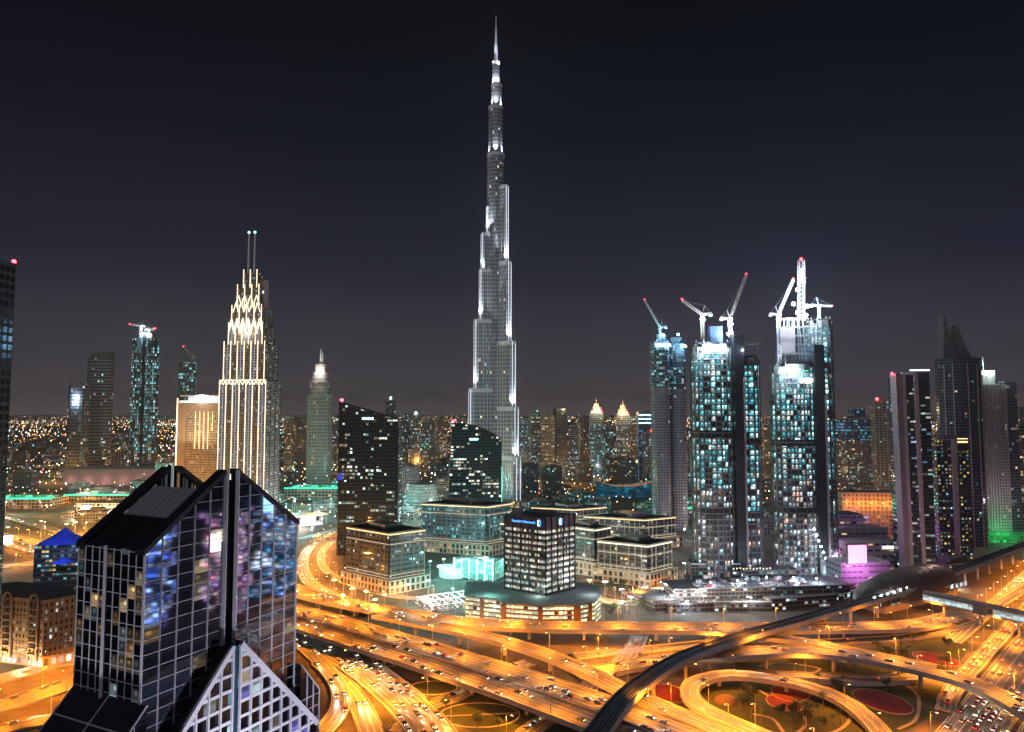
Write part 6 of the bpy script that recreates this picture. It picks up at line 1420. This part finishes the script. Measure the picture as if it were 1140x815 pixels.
# ---------------------------------------------------------------- trees and palms
def tree_proto(seed, h, rad, palm=False):
    random.seed(seed); root = thing('palm_tree' if palm else 'tree', 'x', 'palm tree' if palm else 'tree'); tb = MB()
    if palm:
        tb.tube((0,0,-.2),(.2,.1,h),.26,8,0,.17); tb.build('trunk', M['bark'], root); lb = MB()
        for i in range(22):
            a = 6.283*i/22+random.uniform(-.1,.1); up = random.uniform(.1,1.1); L = random.uniform(2.2,3.0); p = Vector((.2,.1,h))
            prev = p
            for k in range(5):
                t = (k+1)/5; q = Vector((math.cos(a)*L*t, math.sin(a)*L*t, up*1.5*t-2.2*t*t))+p; s = Vector((-math.sin(a),math.cos(a),-.25))*(.42*(1-t*.7)); s2 = Vector((math.sin(a),-math.cos(a),-.25))*(.42*(1-t*.7))
                lb.face([prev,q,q+s,prev+s]); lb.face([prev,prev+s2,q+s2,q]); prev = q
        lb.build('crown', M['leaf'], root, False)
    else:
        tb.tube((0,0,-.2),(0,0,h*.5),.28,8,0,.16)
        cl = []
        for i in range(7):
            a = 6.283*i/7+random.uniform(-.4,.4); r = rad*random.uniform(.35,.75); e = Vector((math.cos(a)*r,math.sin(a)*r,h*random.uniform(.55,.88))); tb.tube((0,0,h*random.uniform(.3,.48)),tuple(e),.11,6,0,.04); cl.append((e, rad*random.uniform(.3,.5)))
        cl.append((Vector((0,0,h*.85)), rad*.5)); tb.build('trunk', M['bark'], root); lb = MB()
        for e, r in cl:
            for k in range(46):
                v = Vector((random.gauss(0,1),random.gauss(0,1),random.gauss(0,.8))); v = e+v.normalized()*r*random.uniform(.5,1.08); d1 = Vector((random.uniform(-1,1),random.uniform(-1,1),random.uniform(-.6,.6))).normalized()*random.uniform(.22,.5); d2 = d1.cross(Vector((random.uniform(-1,1),random.uniform(-1,1),1))).normalized()*random.uniform(.2,.42)
                lb.face([v-d1,v+d2,v+d1,v-d2])
        lb.build('crown', M['leaf'], root, False)
    return root
tp = [tree_proto(1,6.5,3.0), tree_proto(2,8,3.6), tree_proto(3,5,2.6)]; pp = [tree_proto(11,8,0,True), tree_proto(12,10,0,True)]
random.seed(77); tu = set()
def put_tree(px, py, palm, lb, grp):
    g = G(px, py)
    if any((g[0]-a)**2+(g[1]-b)**2 < c*c for a, b, c in BEDS): return
    if near_roads(g[0], g[1], 2.5) or not free(g[0], g[1], -22 if True else 0): return
    L = pp if palm else tp; k = random.randrange(len(L)); key = (palm, k)
    if key not in tu: tu.add(key); o = L[k]; o.location = g; o['label'] = lb; o['group'] = grp
    else: o = clone(L[k], g, random.uniform(0,6), lb); o['group'] = grp; s = random.uniform(.8,1.2); o.scale = (s,s,s)
TZ = [(360,480,628,668,34,.35,'around the brown office block','trees around the brown office block'),(560,700,640,690,16,.4,'beside the podium of the dark square office tower','trees by the centre podium'),(655,770,648,690,50,.6,'in the forecourt of the colonnaded block','forecourt trees'),
      (805,990,736,750,40,.2,'under the high curved flyover','trees under the curved flyover'),(820,975,768,812,60,.3,'on the lawn inside the loop ramp','trees on the loop lawn'),(960,1060,705,775,50,.4,'on the lawns beside the straight motorway','trees by the motorway'),
      (620,760,708,720,16,.2,'below the long flyover','trees below the long flyover'),(0,90,700,745,10,.5,'before the beige arched building','trees by the beige building'),(390,640,735,812,50,.2,'on the dark ground between the flyovers','trees between the flyovers'),(870,940,648,690,18,.3,'beside the metro viaduct near the pink screen','trees by the viaduct')]
for a, b, y0, y1, n, pf, where, grp in TZ:
    for i in range(n):
        palm = random.random() < pf; put_tree(random.uniform(a,b), random.uniform(y0,y1), palm, ('slender palm tree ' if palm else 'leafy tree ')+where, ('palms, ' if palm else '')+grp)
for L, pm in ((tp,False),(pp,True)):
    for k, o in enumerate(L):
        if (pm,k) not in tu:
            for ch in KIDS.get(o.name, []): bpy.data.objects.remove(ch)
            bpy.data.objects.remove(o)
# ---------------------------------------------------------------- the far carpet of lights out to the horizon
random.seed(99)
fm = MB(); hm = [glow('far_light_%d' % (5*k+i), c, e, False) for k, e in enumerate((3.5,9,22)) for i, c in enumerate(((1,.40,.09),(.95,.95,1),(.2,.95,.8),(1,.08,.1),(1,.68,.32)))]
def dot(x, y, z, r, m):
    m += 5*random.choices((0,1,2),(5,4,1))[0]
    fm.face([(x-r,y,z),(x+r,y,z),(x,y,z+r*1.4)], m); fm.face([(x,y-r,z),(x,y+r,z),(x,y,z+r*1.4)], m); fm.face([(x+r,y,z),(x-r,y,z),(x,y,z-r*1.4)], m)
n = 0
while n < 6500:
    px = random.uniform(-20,1160); D = 1000*math.exp(random.random()**.8*3.25)
    x = XA(px, D)
    if not free(x, D, -18): continue
    right = px > 560; m = random.choices(range(5), (5,2.2,1.2,.5,2.5) if not (300 < px < 420) else (2,2,5,.4,1))[0]
    dot(x, D, random.uniform(4,14) if random.random() < .8 else random.uniform(10,40), .32+min(D,9000)*.00030*random.uniform(.5,1.4), m); n += 1
for k in range(170):                                                # rows of lamps along far roads
    px = random.uniform(-40,1100); D = 1100*math.exp(random.random()**.8*2.8); a = random.choice((random.uniform(-.25,.25), random.uniform(-.25,.25), .6, -.6, 1.2)); x0 = XA(px,D); m = random.choices((0,4,1,2),(5,4,2,1))[0]
    for j in range(random.randint(14,40)):
        d = j*(18+D*.006); x, y = x0+math.cos(a)*d, D+math.sin(a)*d
        if free(x, y, -10): dot(x, y, 10, .35+min(y,9000)*.00028, m)
tag(fm.build('distant_city_lights', hm, None, False), kind='stuff')
# ---------------------------------------------------------------- haze over the plain
USE_HAZE = True
if USE_HAZE:
    t = NT('haze'); t.t.nodes.remove(t.b); v = t.n('ShaderNodeVolumePrincipled'); v.inputs['Color'].default_value = (.85,.9,1,1); v.inputs['Density'].default_value = 4e-5; v.inputs['Anisotropy'].default_value = .2; t.l(v.outputs[0], t.out.inputs['Volume'])
    mb = MB(); mb.box((0,14000,450), (31000,29200,902)); o = mb.build('haze', t.mat, None); tag(o, kind='stuff')
